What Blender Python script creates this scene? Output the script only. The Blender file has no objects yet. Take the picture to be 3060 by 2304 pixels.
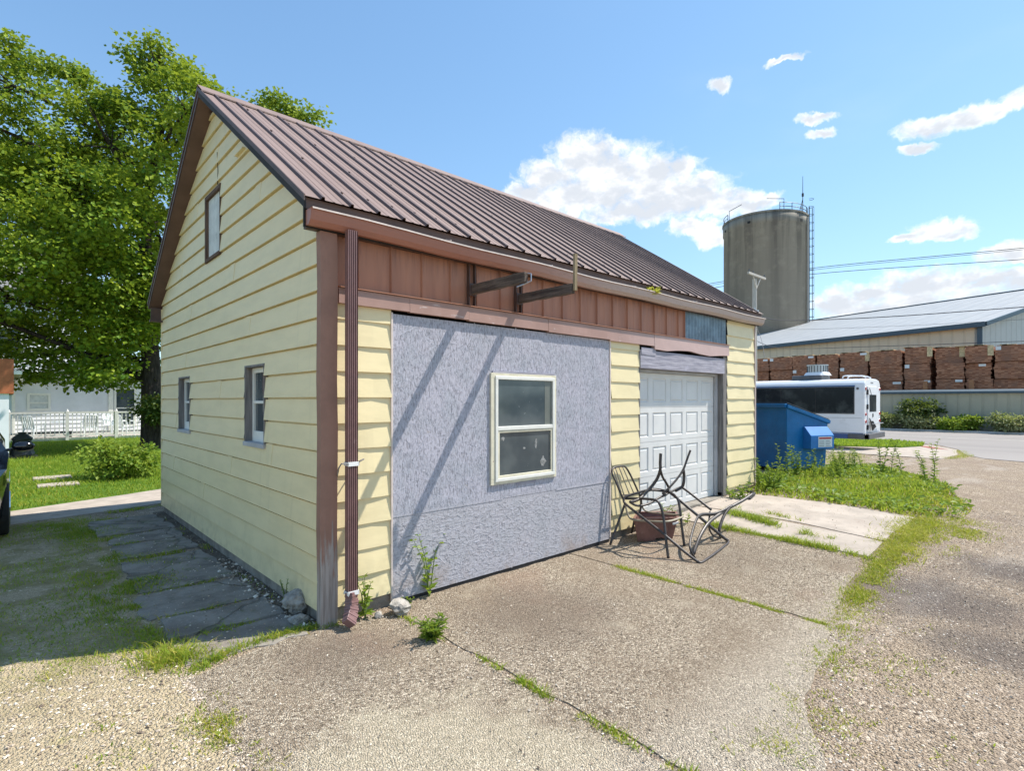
import bpy, math, random
import numpy as np
from mathutils import Vector, Matrix
R = math.radians
scene = bpy.context.scene
col = scene.collection
rnd = random.Random(7)
rng = np.random.default_rng(11)

# ------------------------------------------------------------------ camera
# world frame: garage near corner at the origin, X along its front wall, Y along its gable wall
cam_d = bpy.data.cameras.new('camera')
cam = bpy.data.objects.new('camera', cam_d); col.objects.link(cam)
cam.location = (-1.736, -3.997, 1.707)
cam.rotation_euler = (R(90), 0, -math.atan2(.6807, .7325))
cam_d.sensor_width = 36; cam_d.lens = 19.06; cam_d.shift_y = .0147
cam_d.clip_start = .05; cam_d.clip_end = 3000
scene.camera = cam

# ------------------------------------------------------------------ light
SUN = Vector((.60, -.31, 1.0)).normalized()
sl = bpy.data.lights.new('sun', 'SUN'); sl.energy = 3.7; sl.angle = R(.5); sl.color = (1, .95, .87)
so = bpy.data.objects.new('sun', sl); col.objects.link(so)
so.rotation_euler = SUN.to_track_quat('Z', 'Y').to_euler()
so.location = (10, -6, 25)
scene.view_settings.view_transform = 'Standard'; scene.view_settings.look = 'None'
scene.view_settings.gamma = 1; scene.view_settings.exposure = .90

# ------------------------------------------------------------------ node helpers
def N(t, typ, ins=None, **at):
    n = t.nodes.new(typ)
    for k, v in at.items(): setattr(n, k, v)
    if ins:
        for k, v in ins.items():
            s = n.inputs[k]
            if isinstance(v, bpy.types.NodeSocket): t.links.new(v, s)
            else:
                if isinstance(v, tuple) and len(v) == 3 and s.type == 'RGBA': v = (*v, 1)
                s.default_value = v
    return n
def mth(t, op, a, b=0.0, c=None, clamp=False):
    n = N(t, 'ShaderNodeMath', {0: a, 1: b}, operation=op, use_clamp=clamp)
    if c is not None:
        if isinstance(c, bpy.types.NodeSocket): t.links.new(c, n.inputs[2])
        else: n.inputs[2].default_value = c
    return n.outputs[0]
def vmth(t, op, a, b=None, c=None):
    ins = {0: a}
    if b is not None: ins[1] = b
    if c is not None: ins[2] = c
    n = N(t, 'ShaderNodeVectorMath', ins, operation=op)
    return n.outputs['Value'] if op in ('DOT_PRODUCT', 'LENGTH', 'DISTANCE') else n.outputs[0]
def mix(t, f, a, b, blend='MIX'):
    n = N(t, 'ShaderNodeMix', None, data_type='RGBA', blend_type=blend, clamp_factor=True)
    for s, v in ((n.inputs[0], f), (n.inputs[6], a), (n.inputs[7], b)):
        if isinstance(v, bpy.types.NodeSocket): t.links.new(v, s)
        else: s.default_value = (*v, 1) if isinstance(v, tuple) and len(v) == 3 else v
    return n.outputs[2]
def sstep(t, x, a, b):
    return N(t, 'ShaderNodeMapRange', {0: x, 1: a, 2: b, 3: 0.0, 4: 1.0}, interpolation_type='SMOOTHSTEP').outputs[0]
def noise(t, vec, scale, detail=3.0, rough=.55, dist=0.0):
    return N(t, 'ShaderNodeTexNoise', {'Vector': vec, 'Scale': scale, 'Detail': detail, 'Roughness': rough, 'Distortion': dist}).outputs['Fac']
def vor(t, vec, scale, feature='F1', rand=1.0):
    return N(t, 'ShaderNodeTexVoronoi', {'Vector': vec, 'Scale': scale, 'Randomness': rand}, feature=feature)
def scl(t, vec, s, rot=None):
    ins = {'Vector': vec, 'Scale': s}
    if rot: ins['Rotation'] = rot
    return N(t, 'ShaderNodeMapping', ins).outputs[0]
def ramp(t, f, stops):
    n = N(t, 'ShaderNodeValToRGB', {'Fac': f})
    e = n.color_ramp.elements
    while len(e) < len(stops): e.new(.5)
    for i, (p, c) in enumerate(stops):
        e[i].position = p; e[i].color = (*c, 1)
    return n.outputs[0]
def sep(t, v):
    return N(t, 'ShaderNodeSeparateXYZ', {0: v}).outputs

# ------------------------------------------------------------------ world: sky with cumulus clouds
w = bpy.data.worlds.new('World'); scene.world = w; w.use_nodes = True
t = w.node_tree; t.nodes.clear()
sky = N(t, 'ShaderNodeTexSky', None, sky_type='NISHITA', sun_disc=False, sun_elevation=math.asin(SUN.z),
        sun_rotation=math.atan2(SUN.x, SUN.y), altitude=200, air_density=1.0, dust_density=.15, ozone_density=1.4)
skyc = vmth(t, 'MULTIPLY', vmth(t, 'DIVIDE', sky.outputs[0], vmth(t, 'MULTIPLY_ADD', sky.outputs[0], (.12, .12, .12), (1, 1, 1))), (.98, 1.22, 1.38))
skyb = N(t, 'ShaderNodeBackground', {'Color': skyc, 'Strength': .135})
dirv = N(t, 'ShaderNodeTexCoord').outputs['Generated']
dx, dy, dz = sep(t, dirv)
az = mth(t, 'ARCTAN2', dx, dy); el = mth(t, 'ARCSINE', dz)
ae = N(t, 'ShaderNodeCombineXYZ', {0: az, 1: el, 2: 0.0}).outputs[0]
wn = N(t, 'ShaderNodeTexNoise', {'Vector': ae, 'Scale': 22.0, 'Detail': 4.0, 'Roughness': .6}).outputs['Color']
warp = vmth(t, 'MULTIPLY_ADD', vmth(t, 'SUBTRACT', wn, (.5, .5, .5)), (.05, .045, 0), ae)
blobs = [(0.888,0.414,0.074,0.038),(0.82,0.388,0.059,0.029),(0.786,0.367,0.051,0.018),(0.938,0.383,0.097,0.053),(0.995,0.371,0.086,0.046),(0.88,0.357,0.123,0.037),(1.058,0.344,0.083,0.036),(1.119,0.33,0.062,0.025),(1.162,0.321,0.049,0.013),(1.073,0.295,0.045,0.018),(1.107,0.275,0.033,0.018),(1.05,0.387,0.031,0.019),(0.979,0.329,0.118,0.022),
 (1.406,0.38,0.041,0.013),(1.448,0.382,0.039,0.015),(1.484,0.381,0.032,0.011),(1.506,0.389,0.02,0.013),(1.39,0.354,0.023,0.008),(1.115,0.494,0.020,0.010),(1.218,0.516,0.03,0.006),(1.258,0.425,0.035,0.007),(1.268,0.405,0.024,0.008),
 (1.411,0.242,0.039,0.016),(1.435,0.236,0.023,0.011),(1.376,0.238,0.019,0.006),(1.496,0.198,0.033,0.017),
 (1.296,0.154,0.042,0.023),(1.333,0.166,0.035,0.015),(1.393,0.171,0.057,0.024),(1.432,0.172,0.04,0.018),(1.477,0.163,0.041,0.016),(1.509,0.155,0.03,0.018),(1.373,0.141,0.118,0.027),(1.477,0.136,0.071,0.019),
 (1.75,0.25,0.08,0.03),(1.9,0.3,0.1,0.04),(1.82,0.16,0.12,0.03),(.2,.16,.12,.03),(-.6,.2,.14,.04),(2.6,.3,.2,.06),(-1.6,.35,.2,.06),(3.0,.25,.15,.05),(-2.4,.3,.2,.05)]
dens = None
for a, e_, sa, se in blobs:
    q = vmth(t, 'MULTIPLY', vmth(t, 'SUBTRACT', warp, (a, e_, 0)), (1/(1.15*sa), 1/(1.15*se), 0))
    d_ = mth(t, 'SUBTRACT', 1.0, vmth(t, 'DOT_PRODUCT', q, q))
    dens = d_ if dens is None else N(t, 'ShaderNodeMath', {0: dens, 1: d_, 2: .15}, operation='SMOOTH_MAX').outputs[0]
fb = noise(t, scl(t, warp, (1, 1.3, 1)), 38, 6, .62)
fb2 = noise(t, scl(t, ae, (1, 1.6, 1)), 14, 4, .6)
dd = mth(t, 'ADD', dens, mth(t, 'MULTIPLY', mth(t, 'SUBTRACT', fb, .5), 1.9))
alpha = sstep(t, dd, -.18, .95)
# grey bases: noisy thick middles with the density falling towards the lit tops
gsh = sstep(t, mth(t, 'ADD', mth(t, 'MULTIPLY', dens, .8), mth(t, 'MULTIPLY', mth(t, 'SUBTRACT', fb2, .5), 2.4)), .1, .9)
ccol = mix(t, gsh, (1.0, 1.0, 1.0), (.60, .64, .70))
cirrus = mth(t, 'MULTIPLY', sstep(t, noise(t, scl(t, ae, (1.2, 3, 1), (0, 0, .5)), 2.2, 4, .5), .5, .85), mth(t, 'MULTIPLY', sstep(t, az, .7, 1.3), .12))
cb = N(t, 'ShaderNodeBackground', {'Color': ccol, 'Strength': .70})
afin = mth(t, 'MAXIMUM', mth(t, 'MULTIPLY', alpha, sstep(t, el, .0, .04)), cirrus)
ms = N(t, 'ShaderNodeMixShader', {0: afin, 1: skyb.outputs[0], 2: cb.outputs[0]})
wo = N(t, 'ShaderNodeOutputWorld', {0: ms.outputs[0]})
w.cycles.sampling_method = 'MANUAL'; w.cycles.sample_map_resolution = 512

# ------------------------------------------------------------------ materials
def mat(name, base=(.5, .5, .5), rough=.6, var=0.0, vscale=4.0, dark=None, darkscale=2.0, dark_lo=.55, dark_hi=.75, bump=0.0, bscale=40.0,
        metal=0.0, spec=.5, stretch=None, fn=None):
    m = bpy.data.materials.new(name); m.use_nodes = True
    t = m.node_tree; t.nodes.clear()
    out = N(t, 'ShaderNodeOutputMaterial')
    b = N(t, 'ShaderNodeBsdfPrincipled', {'Roughness': rough, 'Metallic': metal, 'Specular IOR Level': spec})
    t.links.new(b.outputs[0], out.inputs[0])
    pos = N(t, 'ShaderNodeNewGeometry').outputs['Position']
    if stretch: pos = scl(t, pos, stretch)
    c = None
    if fn:
        c, h = fn(t, pos, b)
    else:
        c = base; h = None
        if var:
            f = noise(t, pos, vscale, 4, .6)
            lo = tuple(max(0, x*(1-var)) for x in base); hi = tuple(min(1, x*(1+var)) for x in base)
            c = mix(t, sstep(t, f, .3, .7), lo, hi)
        if dark:
            c = mix(t, sstep(t, noise(t, pos, darkscale, 5, .65), dark_lo, dark_hi), c, dark)
        if bump: h = mth(t, 'MULTIPLY', noise(t, pos, bscale, 4, .6), bump)
    if isinstance(c, tuple): b.inputs['Base Color'].default_value = (*c, 1)
    else: t.links.new(c, b.inputs['Base Color'])
    if h is not None:
        bn = N(t, 'ShaderNodeBump', {'Height': h, 'Strength': 1.0, 'Distance': 1.0})
        t.links.new(bn.outputs[0], b.inputs['Normal'])
    return m

def near(t, p, x, y, r0, r1):
    d = N(t, 'ShaderNodeVectorMath', {0: vmth(t, 'MULTIPLY', p, (1, 1, 0)), 1: (x, y, 0)}, operation='DISTANCE').outputs['Value']
    d = mth(t, 'ADD', d, mth(t, 'MULTIPLY', mth(t, 'SUBTRACT', noise(t, p, 2.2, 5, .65), .5), 1.1))
    return sstep(t, d, r1, r0)
def f_gravel(t, p, b):
    x, y, z = sep(t, p)
    v1 = vor(t, p, 58.0); v2 = vor(t, p, 125.0)
    r1 = sep(t, v1.outputs['Color'])[0]; r2 = sep(t, v2.outputs['Color'])[1]
    stone = ramp(t, r1, [(0, (.10, .072, .05)), (.2, (.29, .22, .155)), (.7, (.46, .355, .255)), (1, (.84, .70, .54))])
    fine = ramp(t, r2, [(0, (.13, .095, .065)), (.4, (.35, .265, .185)), (.8, (.46, .355, .25)), (1, (.70, .57, .42))])
    c = mix(t, sstep(t, noise(t, p, 5.0, 4, .6), .44, .62), fine, stone)
    c = mix(t, mth(t, 'MULTIPLY', sstep(t, noise(t, p, 1.4, 4, .6), .40, .70), .6), c, (.30, .225, .17))
    c = mix(t, mth(t, 'MULTIPLY', sstep(t, noise(t, scl(t, p, (.25, 1.1, 1), (0, 0, -.12)), 1.3, 4, .6), .52, .66), mth(t, 'MULTIPLY', sstep(t, x, 1.0, 3.0), .5)), c, (.52, .44, .36))
    # oily dark patches of the alley
    st = mth(t, 'MAXIMUM', near(t, p, 4.1, -3.1, .15, 1.0), mth(t, 'MAXIMUM', near(t, p, 5.4, -3.5, .1, .9), near(t, p, 3.3, -3.5, .05, .8)))
    c = mix(t, mth(t, 'MULTIPLY', st, .66), c, (.10, .085, .08))
    # packed earth and moss in the yard on the left
    yel = sstep(t, x, -.7, -1.0)
    c = mix(t, mth(t, 'MULTIPLY', yel, .38), c, (.68, .57, .34))
    moss = mth(t, 'MULTIPLY', sstep(t, noise(t, p, 2.3, 5, .65), .42, .60), sstep(t, y, -.4, .8))
    c = mix(t, mth(t, 'MULTIPLY', mth(t, 'MULTIPLY', moss, yel), .75), c, (.27, .24, .09))
    moss2 = mth(t, 'MULTIPLY', sstep(t, noise(t, p, 3.1, 5, .65), .56, .68), yel)
    c = mix(t, mth(t, 'MULTIPLY', moss2, .45), c, (.36, .33, .11))
    h = mth(t, 'ADD', mth(t, 'MULTIPLY', v1.outputs['Distance'], -.018), mth(t, 'MULTIPLY', v2.outputs['Distance'], -.010))
    return c, h
def f_slab(t, p, b):
    v1 = vor(t, p, 105.0); v2 = vor(t, p, 190.0)
    r1 = sep(t, v1.outputs['Color'])[0]
    c = ramp(t, r1, [(0, (.09, .068, .048)), (.22, (.31, .245, .175)), (.72, (.48, .385, .28)), (1, (.86, .74, .57))])
    c = mix(t, mth(t, 'MULTIPLY', sstep(t, noise(t, p, 1.1, 5, .62), .44, .66), .5), c, (.32, .24, .165))
    c = mix(t, mth(t, 'MULTIPLY', sstep(t, noise(t, p, 2.3, 4, .6), .56, .7), .45), c, (.56, .47, .35))
    c = mix(t, mth(t, 'MULTIPLY', sstep(t, noise(t, p, .8, 3, .5), .58, .7), .35), c, (.42, .28, .20))
    dk = mth(t, 'MAXIMUM', near(t, p, 1.4, -.95, .25, 1.0), mth(t, 'MAXIMUM', near(t, p, -.1, -.5, .05, .6), mth(t, 'MULTIPLY', near(t, p, 4.0, -1.4, .1, .8), .6)))
    c = mix(t, mth(t, 'MULTIPLY', dk, .5), c, (.19, .145, .11))
    c = mix(t, mth(t, 'MULTIPLY', near(t, p, -.35, -2.1, .6, .95), .42), c, (.76, .66, .47))
    edge = sstep(t, sep(t, p)[1], -2.2, -2.65)
    c = mix(t, mth(t, 'MULTIPLY', edge, .35), c, (.72, .63, .50))
    h = mth(t, 'ADD', mth(t, 'MULTIPLY', v1.outputs['Distance'], -.017), mth(t, 'MULTIPLY', v2.outputs['Distance'], -.008))
    return c, h
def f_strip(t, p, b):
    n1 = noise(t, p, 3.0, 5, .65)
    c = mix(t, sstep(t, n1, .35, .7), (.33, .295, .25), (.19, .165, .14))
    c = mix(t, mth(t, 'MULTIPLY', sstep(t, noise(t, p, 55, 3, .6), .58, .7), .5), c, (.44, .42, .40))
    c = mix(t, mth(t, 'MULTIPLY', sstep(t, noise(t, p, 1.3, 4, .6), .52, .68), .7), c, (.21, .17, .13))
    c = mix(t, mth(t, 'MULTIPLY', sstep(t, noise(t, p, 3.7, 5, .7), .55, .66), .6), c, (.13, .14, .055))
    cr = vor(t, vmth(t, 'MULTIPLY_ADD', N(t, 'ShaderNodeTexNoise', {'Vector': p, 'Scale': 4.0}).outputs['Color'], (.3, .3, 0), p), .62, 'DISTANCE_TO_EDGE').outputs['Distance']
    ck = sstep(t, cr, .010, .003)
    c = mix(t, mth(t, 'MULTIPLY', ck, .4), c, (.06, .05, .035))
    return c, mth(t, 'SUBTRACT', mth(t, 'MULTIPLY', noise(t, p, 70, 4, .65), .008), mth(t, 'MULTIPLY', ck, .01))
def f_osb(t, p, b):
    x, y, z = sep(t, p)
    base = mix(t, sstep(t, noise(t, p, 3.5, 4, .6), .35, .68), (.46, .445, .50), (.395, .40, .445))
    low = sstep(t, z, .78, .70)
    base = mix(t, mth(t, 'MULTIPLY', low, .5), base, (.43, .415, .42))
    pv = mix(t, low, scl(t, p, (66, 1, 20), (0, .35, 0)), scl(t, p, (20, 1, 66), (0, .2, 0)))
    s1 = N(t, 'ShaderNodeTexNoise', {'Vector': pv, 'Scale': 1.0, 'Detail': 3.0, 'Roughness': .6, 'Distortion': .8}).outputs['Fac']
    s2 = noise(t, scl(t, p, (72, 1, 24), (0, -.75, 0)), 1.0, 3, .6, .6)
    k = mth(t, 'MAXIMUM', sstep(t, s1, .545, .615), mth(t, 'MULTIPLY', sstep(t, s2, .55, .62), .9))
    c = mix(t, mth(t, 'MULTIPLY', k, .5), base, (.14, .13, .145))
    c = mix(t, mth(t, 'MULTIPLY', sstep(t, noise(t, p, 6, 4, .7), .68, .74), .6), c, (.33, .27, .19))
    c = mix(t, mth(t, 'MULTIPLY', sstep(t, s1, .47, .33), .35), c, (.62, .605, .68))
    stain = mth(t, 'MULTIPLY', sstep(t, z, .35, .0), sstep(t, noise(t, p, 3, 4, .6), .45, .65))
    c = mix(t, mth(t, 'MULTIPLY', stain, .6), c, (.33, .25, .20))
    return c, mth(t, 'MULTIPLY', mth(t, 'ADD', s1, s2), -.0016)
def f_siding(t, p, b):
    x, y, z = sep(t, p)
    n = noise(t, scl(t, p, (1.2, 1.2, 5)), 1.6, 4, .6)
    c = mix(t, sstep(t, n, .35, .7), (.80, .675, .395), (.735, .62, .36))
    streaks = mth(t, 'MULTIPLY', sstep(t, noise(t, scl(t, p, (9, 9, .5)), 1.0, 4, .6), .58, .75), .25)
    c = mix(t, streaks, c, (.56, .48, .27))
    sc = mth(t, 'MULTIPLY', sstep(t, noise(t, scl(t, p, (3, 3, 14)), 2.0, 5, .7), .70, .76), .6)
    c = mix(t, sc, c, (.62, .62, .60))
    dirt = mth(t, 'MULTIPLY', sstep(t, z, .55, .05), sstep(t, noise(t, p, 7, 5, .65), .4, .7))
    c = mix(t, mth(t, 'MULTIPLY', dirt, .4), c, (.38, .31, .17))
    b.inputs['Roughness'].default_value = .42
    return c, mth(t, 'MULTIPLY', noise(t, scl(t, p, (2, 2, 5)), 2.5, 2, .5), .0022)
def f_post(t, p, b):
    x, y, z = sep(t, p)
    ns = noise(t, scl(t, p, (26, 26, 2.0)), 1.0, 5, .7)
    bare = sstep(t, mth(t, 'ADD', mth(t, 'MULTIPLY', ns, 1.2), mth(t, 'MULTIPLY', z, -.75)), .12, .28)
    paint = mix(t, sstep(t, noise(t, p, 5, 4, .6), .35, .7), (.33, .18, .13), (.27, .148, .108))
    wood = mix(t, sstep(t, noise(t, scl(t, p, (60, 60, 3)), 1.0, 4, .6), .35, .7), (.40, .345, .31), (.24, .195, .17))
    return mix(t, bare, paint, wood), mth(t, 'MULTIPLY', ns, .004)
def f_wood(c1, c2, axis):
    def f(t, p, b):
        s = [38, 38, 38]; s[axis] = 2.2
        n = noise(t, scl(t, p, tuple(s)), 1.0, 5, .65, .4)
        c = mix(t, sstep(t, n, .36, .66), c1, c2)
        c = mix(t, mth(t, 'MULTIPLY', sstep(t, noise(t, p, 9, 3, .6), .62, .72), .5), c, tuple(min(1, v*1.7) for v in c1))
        return c, mth(t, 'MULTIPLY', n, .006)
    return f
def f_roof(t, p, b):
    n = noise(t, scl(t, p, (5, .7, .7)), 1.0, 4, .6)
    c = mix(t, sstep(t, n, .35, .7), (.27, .19, .16), (.23, .158, .132))
    c = mix(t, mth(t, 'MULTIPLY', sstep(t, noise(t, p, 14, 4, .7), .66, .74), .35), c, (.40, .31, .28))
    return c, mth(t, 'MULTIPLY', noise(t, p, 4, 2, .5), .004)
def f_pan(t, p, b):
    x, y, z = sep(t, p)
    n = noise(t, scl(t, p, (7, 1, .8)), 1.0, 4, .6)
    c = mix(t, sstep(t, n, .35, .7), (.42, .195, .12), (.34, .155, .098))
    streaks = mth(t, 'MULTIPLY', sstep(t, noise(t, scl(t, p, (30, 1, 1.5)), 1.0, 4, .6), .45, .7), sstep(t, z, 2.75, 3.02))  # dark vertical streaks, stronger towards the panel top
    return mix(t, mth(t, 'MULTIPLY', streaks, .6), c, (.10, .06, .055)), mth(t, 'MULTIPLY', noise(t, p, 3, 2, .5), .008)
def f_trim(t, p, b):
    x, y, z = sep(t, p)
    n = noise(t, p, 2.2, 4, .6)
    c = mix(t, sstep(t, n, .35, .7), (.40, .245, .20), (.33, .195, .155))
    c = mix(t, mth(t, 'MULTIPLY', sstep(t, x, 3.0, 5.2), .6), c, (.60, .44, .41))
    c = mix(t, mth(t, 'MULTIPLY', sstep(t, noise(t, scl(t, p, (3, 3, 12)), 2, 4, .7), .63, .72), .6), c, (.62, .54, .51))
    return c, mth(t, 'MULTIPLY', noise(t, p, 4, 2, .5), .006)
def f_gutter(t, p, b):
    x, y, z = sep(t, p)
    c = mix(t, sstep(t, x, 1.2, 4.2), (.36, .155, .11), (.47, .37, .335))
    return mix(t, mth(t, 'MULTIPLY', sstep(t, noise(t, scl(t, p, (6, 1, 20)), 1.5, 5, .7), .55, .72), .3), c, (.22, .13, .10)), None
def f_silo(t, p, b):
    x, y, z = sep(t, p)
    streak = noise(t, scl(t, p, (.55, .55, .03)), 1.0, 4, .6)
    c = mix(t, sstep(t, streak, .35, .7), (.33, .295, .245), (.25, .225, .19))
    topd = mth(t, 'MULTIPLY', sstep(t, z, 16, 32), sstep(t, noise(t, scl(t, p, (.9, .9, .04)), 1.0, 4, .65), .46, .62))
    c = mix(t, mth(t, 'MULTIPLY', topd, .75), c, (.14, .125, .11))
    ring = mth(t, 'ABSOLUTE', mth(t, 'SUBTRACT', mth(t, 'FRACT', mth(t, 'MULTIPLY', z, .55)), .5))
    rl = sstep(t, ring, .47, .5)
    c = mix(t, mth(t, 'MULTIPLY', rl, .13), c, (.19, .17, .145))
    c = mix(t, mth(t, 'MULTIPLY', sstep(t, noise(t, p, .6, 5, .65), .5, .7), .3), c, (.47, .42, .34))
    return c, mth(t, 'MULTIPLY', rl, -.012)
def f_rib(c1, c2, axis, scale, depth=.02):
    def f(t, p, b):
        s = sep(t, p)[axis] if isinstance(axis, int) else vmth(t, 'DOT_PRODUCT', p, axis)
        fr_ = mth(t, 'ABSOLUTE', mth(t, 'SUBTRACT', mth(t, 'FRACT', mth(t, 'MULTIPLY', s, scale)), .5))
        rib = sstep(t, fr_, .33, .46)
        c = mix(t, sstep(t, noise(t, p, .8, 4, .6), .3, .7), c1, c2)
        c = mix(t, mth(t, 'MULTIPLY', rib, .3), c, tuple(v*.6 for v in c1))
        return c, mth(t, 'MULTIPLY', rib, depth)
    return f
def f_bundle(t, p, b):
    x, y, z = sep(t, p)
    brd = mth(t, 'FRACT', mth(t, 'MULTIPLY', z, 16.0))
    ln = sstep(t, mth(t, 'ABSOLUTE', mth(t, 'SUBTRACT', brd, .5)), .36, .5)
    cell = N(t, 'ShaderNodeTexWhiteNoise', {'Vector': vmth(t, 'FLOOR', vmth(t, 'MULTIPLY', p, (.01, 5.5, 16.0)))}, noise_dimensions='3D').outputs['Value']
    c = ramp(t, cell, [(0, (.27, .11, .06)), (.5, (.45, .20, .112)), (1, (.62, .31, .18))])
    c = mix(t, sstep(t, noise(t, p, 1.1, 4, .6), .42, .72), c, (.33, .175, .115))
    c = mix(t, mth(t, 'MULTIPLY', ln, .7), c, (.15, .08, .055))
    return c, mth(t, 'MULTIPLY', ln, -.02)
def f_road(t, p, b):
    c = mix(t, sstep(t, noise(t, scl(t, p, (.5, .08, 1)), 1.0, 4, .6), .35, .7), (.30, .27, .245), (.25, .225, .205))
    return c, mth(t, 'MULTIPLY', noise(t, p, 60, 3, .6), .003)
def f_lawn(t, p, b):
    c = mix(t, sstep(t, noise(t, p, 1.2, 5, .6), .3, .7), (.085, .17, .02), (.16, .25, .03))
    return mix(t, sstep(t, noise(t, p, 40, 3, .6), .4, .7), c, (.06, .11, .018)), mth(t, 'MULTIPLY', noise(t, p, 50, 3, .7), .02)
def f_soil(t, p, b):
    c = mix(t, sstep(t, noise(t, p, 5, 5, .65), .35, .68), (.13, .10, .072), (.22, .175, .125))
    return mix(t, sstep(t, noise(t, p, 60, 3, .6), .58, .68), c, (.40, .36, .31)), mth(t, 'MULTIPLY', noise(t, p, 40, 5, .7), .02)
def f_far(t, p, b):
    return mix(t, sstep(t, noise(t, p, .05, 4, .6), .4, .6), (.10, .13, .04), (.20, .17, .10)), None

def leafmat(name, c1, c2, c3, trans=.35):
    m = bpy.data.materials.new(name); m.use_nodes = True
    t = m.node_tree; t.nodes.clear()
    out = N(t, 'ShaderNodeOutputMaterial')
    g_ = N(t, 'ShaderNodeNewGeometry')
    isl = g_.outputs['Random Per Island']
    c = ramp(t, isl, [(0, c1), (.55, c2), (1, c3)])
    c = mix(t, mth(t, 'MULTIPLY', sstep(t, noise(t, g_.outputs['Position'], .9, 3, .6), .42, .62), .55), c, c3)
    d = N(t, 'ShaderNodeBsdfPrincipled', {'Base Color': c, 'Roughness': .5, 'Specular IOR Level': .22})
    tr = N(t, 'ShaderNodeBsdfTranslucent', {'Color': mix(t, .5, c, (.50, .60, .06))})
    s = N(t, 'ShaderNodeMixShader', {0: trans, 1: d.outputs[0], 2: tr.outputs[0]})
    t.links.new(s.outputs[0], out.inputs[0])
    return m

M = {}
M['gravel'] = mat('gravel', fn=f_gravel, rough=.9, spec=.2)
M['slab'] = mat('aggregate_concrete', fn=f_slab, rough=.9, spec=.2)
M['strip'] = mat('old_concrete', fn=f_strip, rough=.9, spec=.2)
M['walk'] = mat('pale_concrete', base=(.42, .36, .30), rough=.9, var=.15, vscale=3, dark=(.28, .22, .18), darkscale=1.5, bump=.003, bscale=80, spec=.2)
M['osb'] = mat('painted_strand_board', fn=f_osb, rough=.75, spec=.25)
M['siding'] = mat('cream_metal_siding', fn=f_siding)
M['post'] = mat('worn_brown_post', fn=f_post, rough=.6, spec=.3)
M['roof'] = mat('brown_metal_roof', fn=f_roof, rough=.55, spec=.3)
M['ribshade'] = mat('roof_rib_shade', base=(.10, .065, .055), rough=.5, var=.1)  # shade of the rib flanks put into the colour of the whole rib
M['pan'] = mat('rust_brown_panel', fn=f_pan, rough=.5, spec=.3)
M['trim'] = mat('faded_brown_trim', fn=f_trim, rough=.48)
M['gutter'] = mat('faded_gutter_paint', fn=f_gutter, rough=.42)
M['lip'] = mat('pale_gutter_lip', base=(.66, .56, .50), rough=.5, var=.12, vscale=8)
M['darkbrown'] = mat('dark_brown_paint', base=(.085, .05, .04), rough=.55, var=.2, vscale=6)
M['soffit'] = mat('brown_soffit', base=(.13, .078, .062), rough=.6, var=.15, vscale=4)
M['black'] = mat('blackened_wood', base=(.022, .020, .020), rough=.8, var=.3)
M['down'] = mat('brown_downspout_paint', base=(.20, .11, .105), rough=.4, var=.12, vscale=6, dark=(.32, .21, .20), darkscale=7, dark_lo=.62, dark_hi=.75)
M['strap'] = mat('white_strap', base=(.78, .78, .76), rough=.5, var=.08)
M['beam'] = mat('weathered_dark_beam', fn=f_wood((.065, .05, .042), (.165, .13, .105), 1), rough=.85, spec=.2)
M['stick'] = mat('weathered_stick', fn=f_wood((.20, .155, .09), (.34, .27, .17), 2), rough=.85, spec=.2)
M['header'] = mat('grey_header_board', fn=f_wood((.27, .26, .31), (.46, .44, .49), 0), rough=.8, spec=.2)
M['greywood'] = mat('grey_jamb_wood', fn=f_wood((.15, .14, .135), (.27, .25, .235), 2), rough=.85, spec=.2)
M['brownwood'] = mat('brown_window_wood', fn=f_wood((.09, .055, .04), (.15, .10, .075), 2), rough=.8, spec=.2)
M['white'] = mat('white_paint', base=(.76, .745, .68), rough=.45, var=.05, vscale=9, dark=(.58, .54, .46), darkscale=14, dark_lo=.66, dark_hi=.8)
M['door'] = mat('white_door_paint', base=(.68, .67, .65), rough=.45, var=.05, vscale=3, dark=(.50, .48, .44), darkscale=3, dark_lo=.6, dark_hi=.85)
M['jamb'] = mat('grey_jamb_paint', base=(.42, .42, .43), rough=.6, var=.12, vscale=5)
M['cream'] = mat('cream_frame_paint', base=(.66, .61, .46), rough=.5, var=.1, vscale=10, dark=(.38, .27, .19), darkscale=18, dark_lo=.62, dark_hi=.72)
M['board'] = mat('white_board', base=(.58, .60, .58), rough=.7, var=.12, vscale=6, dark=(.40, .42, .41), darkscale=9)
def f_glass(t, p, b):
    c = mix(t, sstep(t, noise(t, p, 2.5, 3, .5), .4, .7), (.05, .068, .078), (.10, .12, .125))
    c = mix(t, mth(t, 'MULTIPLY', sstep(t, noise(t, p, 26, 5, .7), .66, .72), .5), c, (.40, .42, .42))
    return c, None
M['glass'] = mat('dusty_dark_glass', fn=f_glass, rough=.08, spec=.6)
M['grime'] = mat('pale_grime', base=(.26, .26, .25), rough=.8, var=.5, vscale=60)
M['paneband'] = mat('grey_pane_band', base=(.15, .16, .14), rough=.3, var=.1)
M['bluecorr'] = mat('blue_corrugated_metal', base=(.16, .225, .275), rough=.4, var=.25, vscale=5, dark=(.30, .37, .41), darkscale=6, metal=.2)
M['conc'] = mat('foundation_concrete', base=(.26, .235, .20), rough=.9, var=.25, vscale=6, bump=.01, bscale=30, spec=.2)
M['rock'] = mat('grey_rock', base=(.36, .33, .29), rough=.9, var=.3, vscale=14, dark=(.14, .13, .12), darkscale=22, bump=.02, bscale=35, spec=.2)
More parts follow.
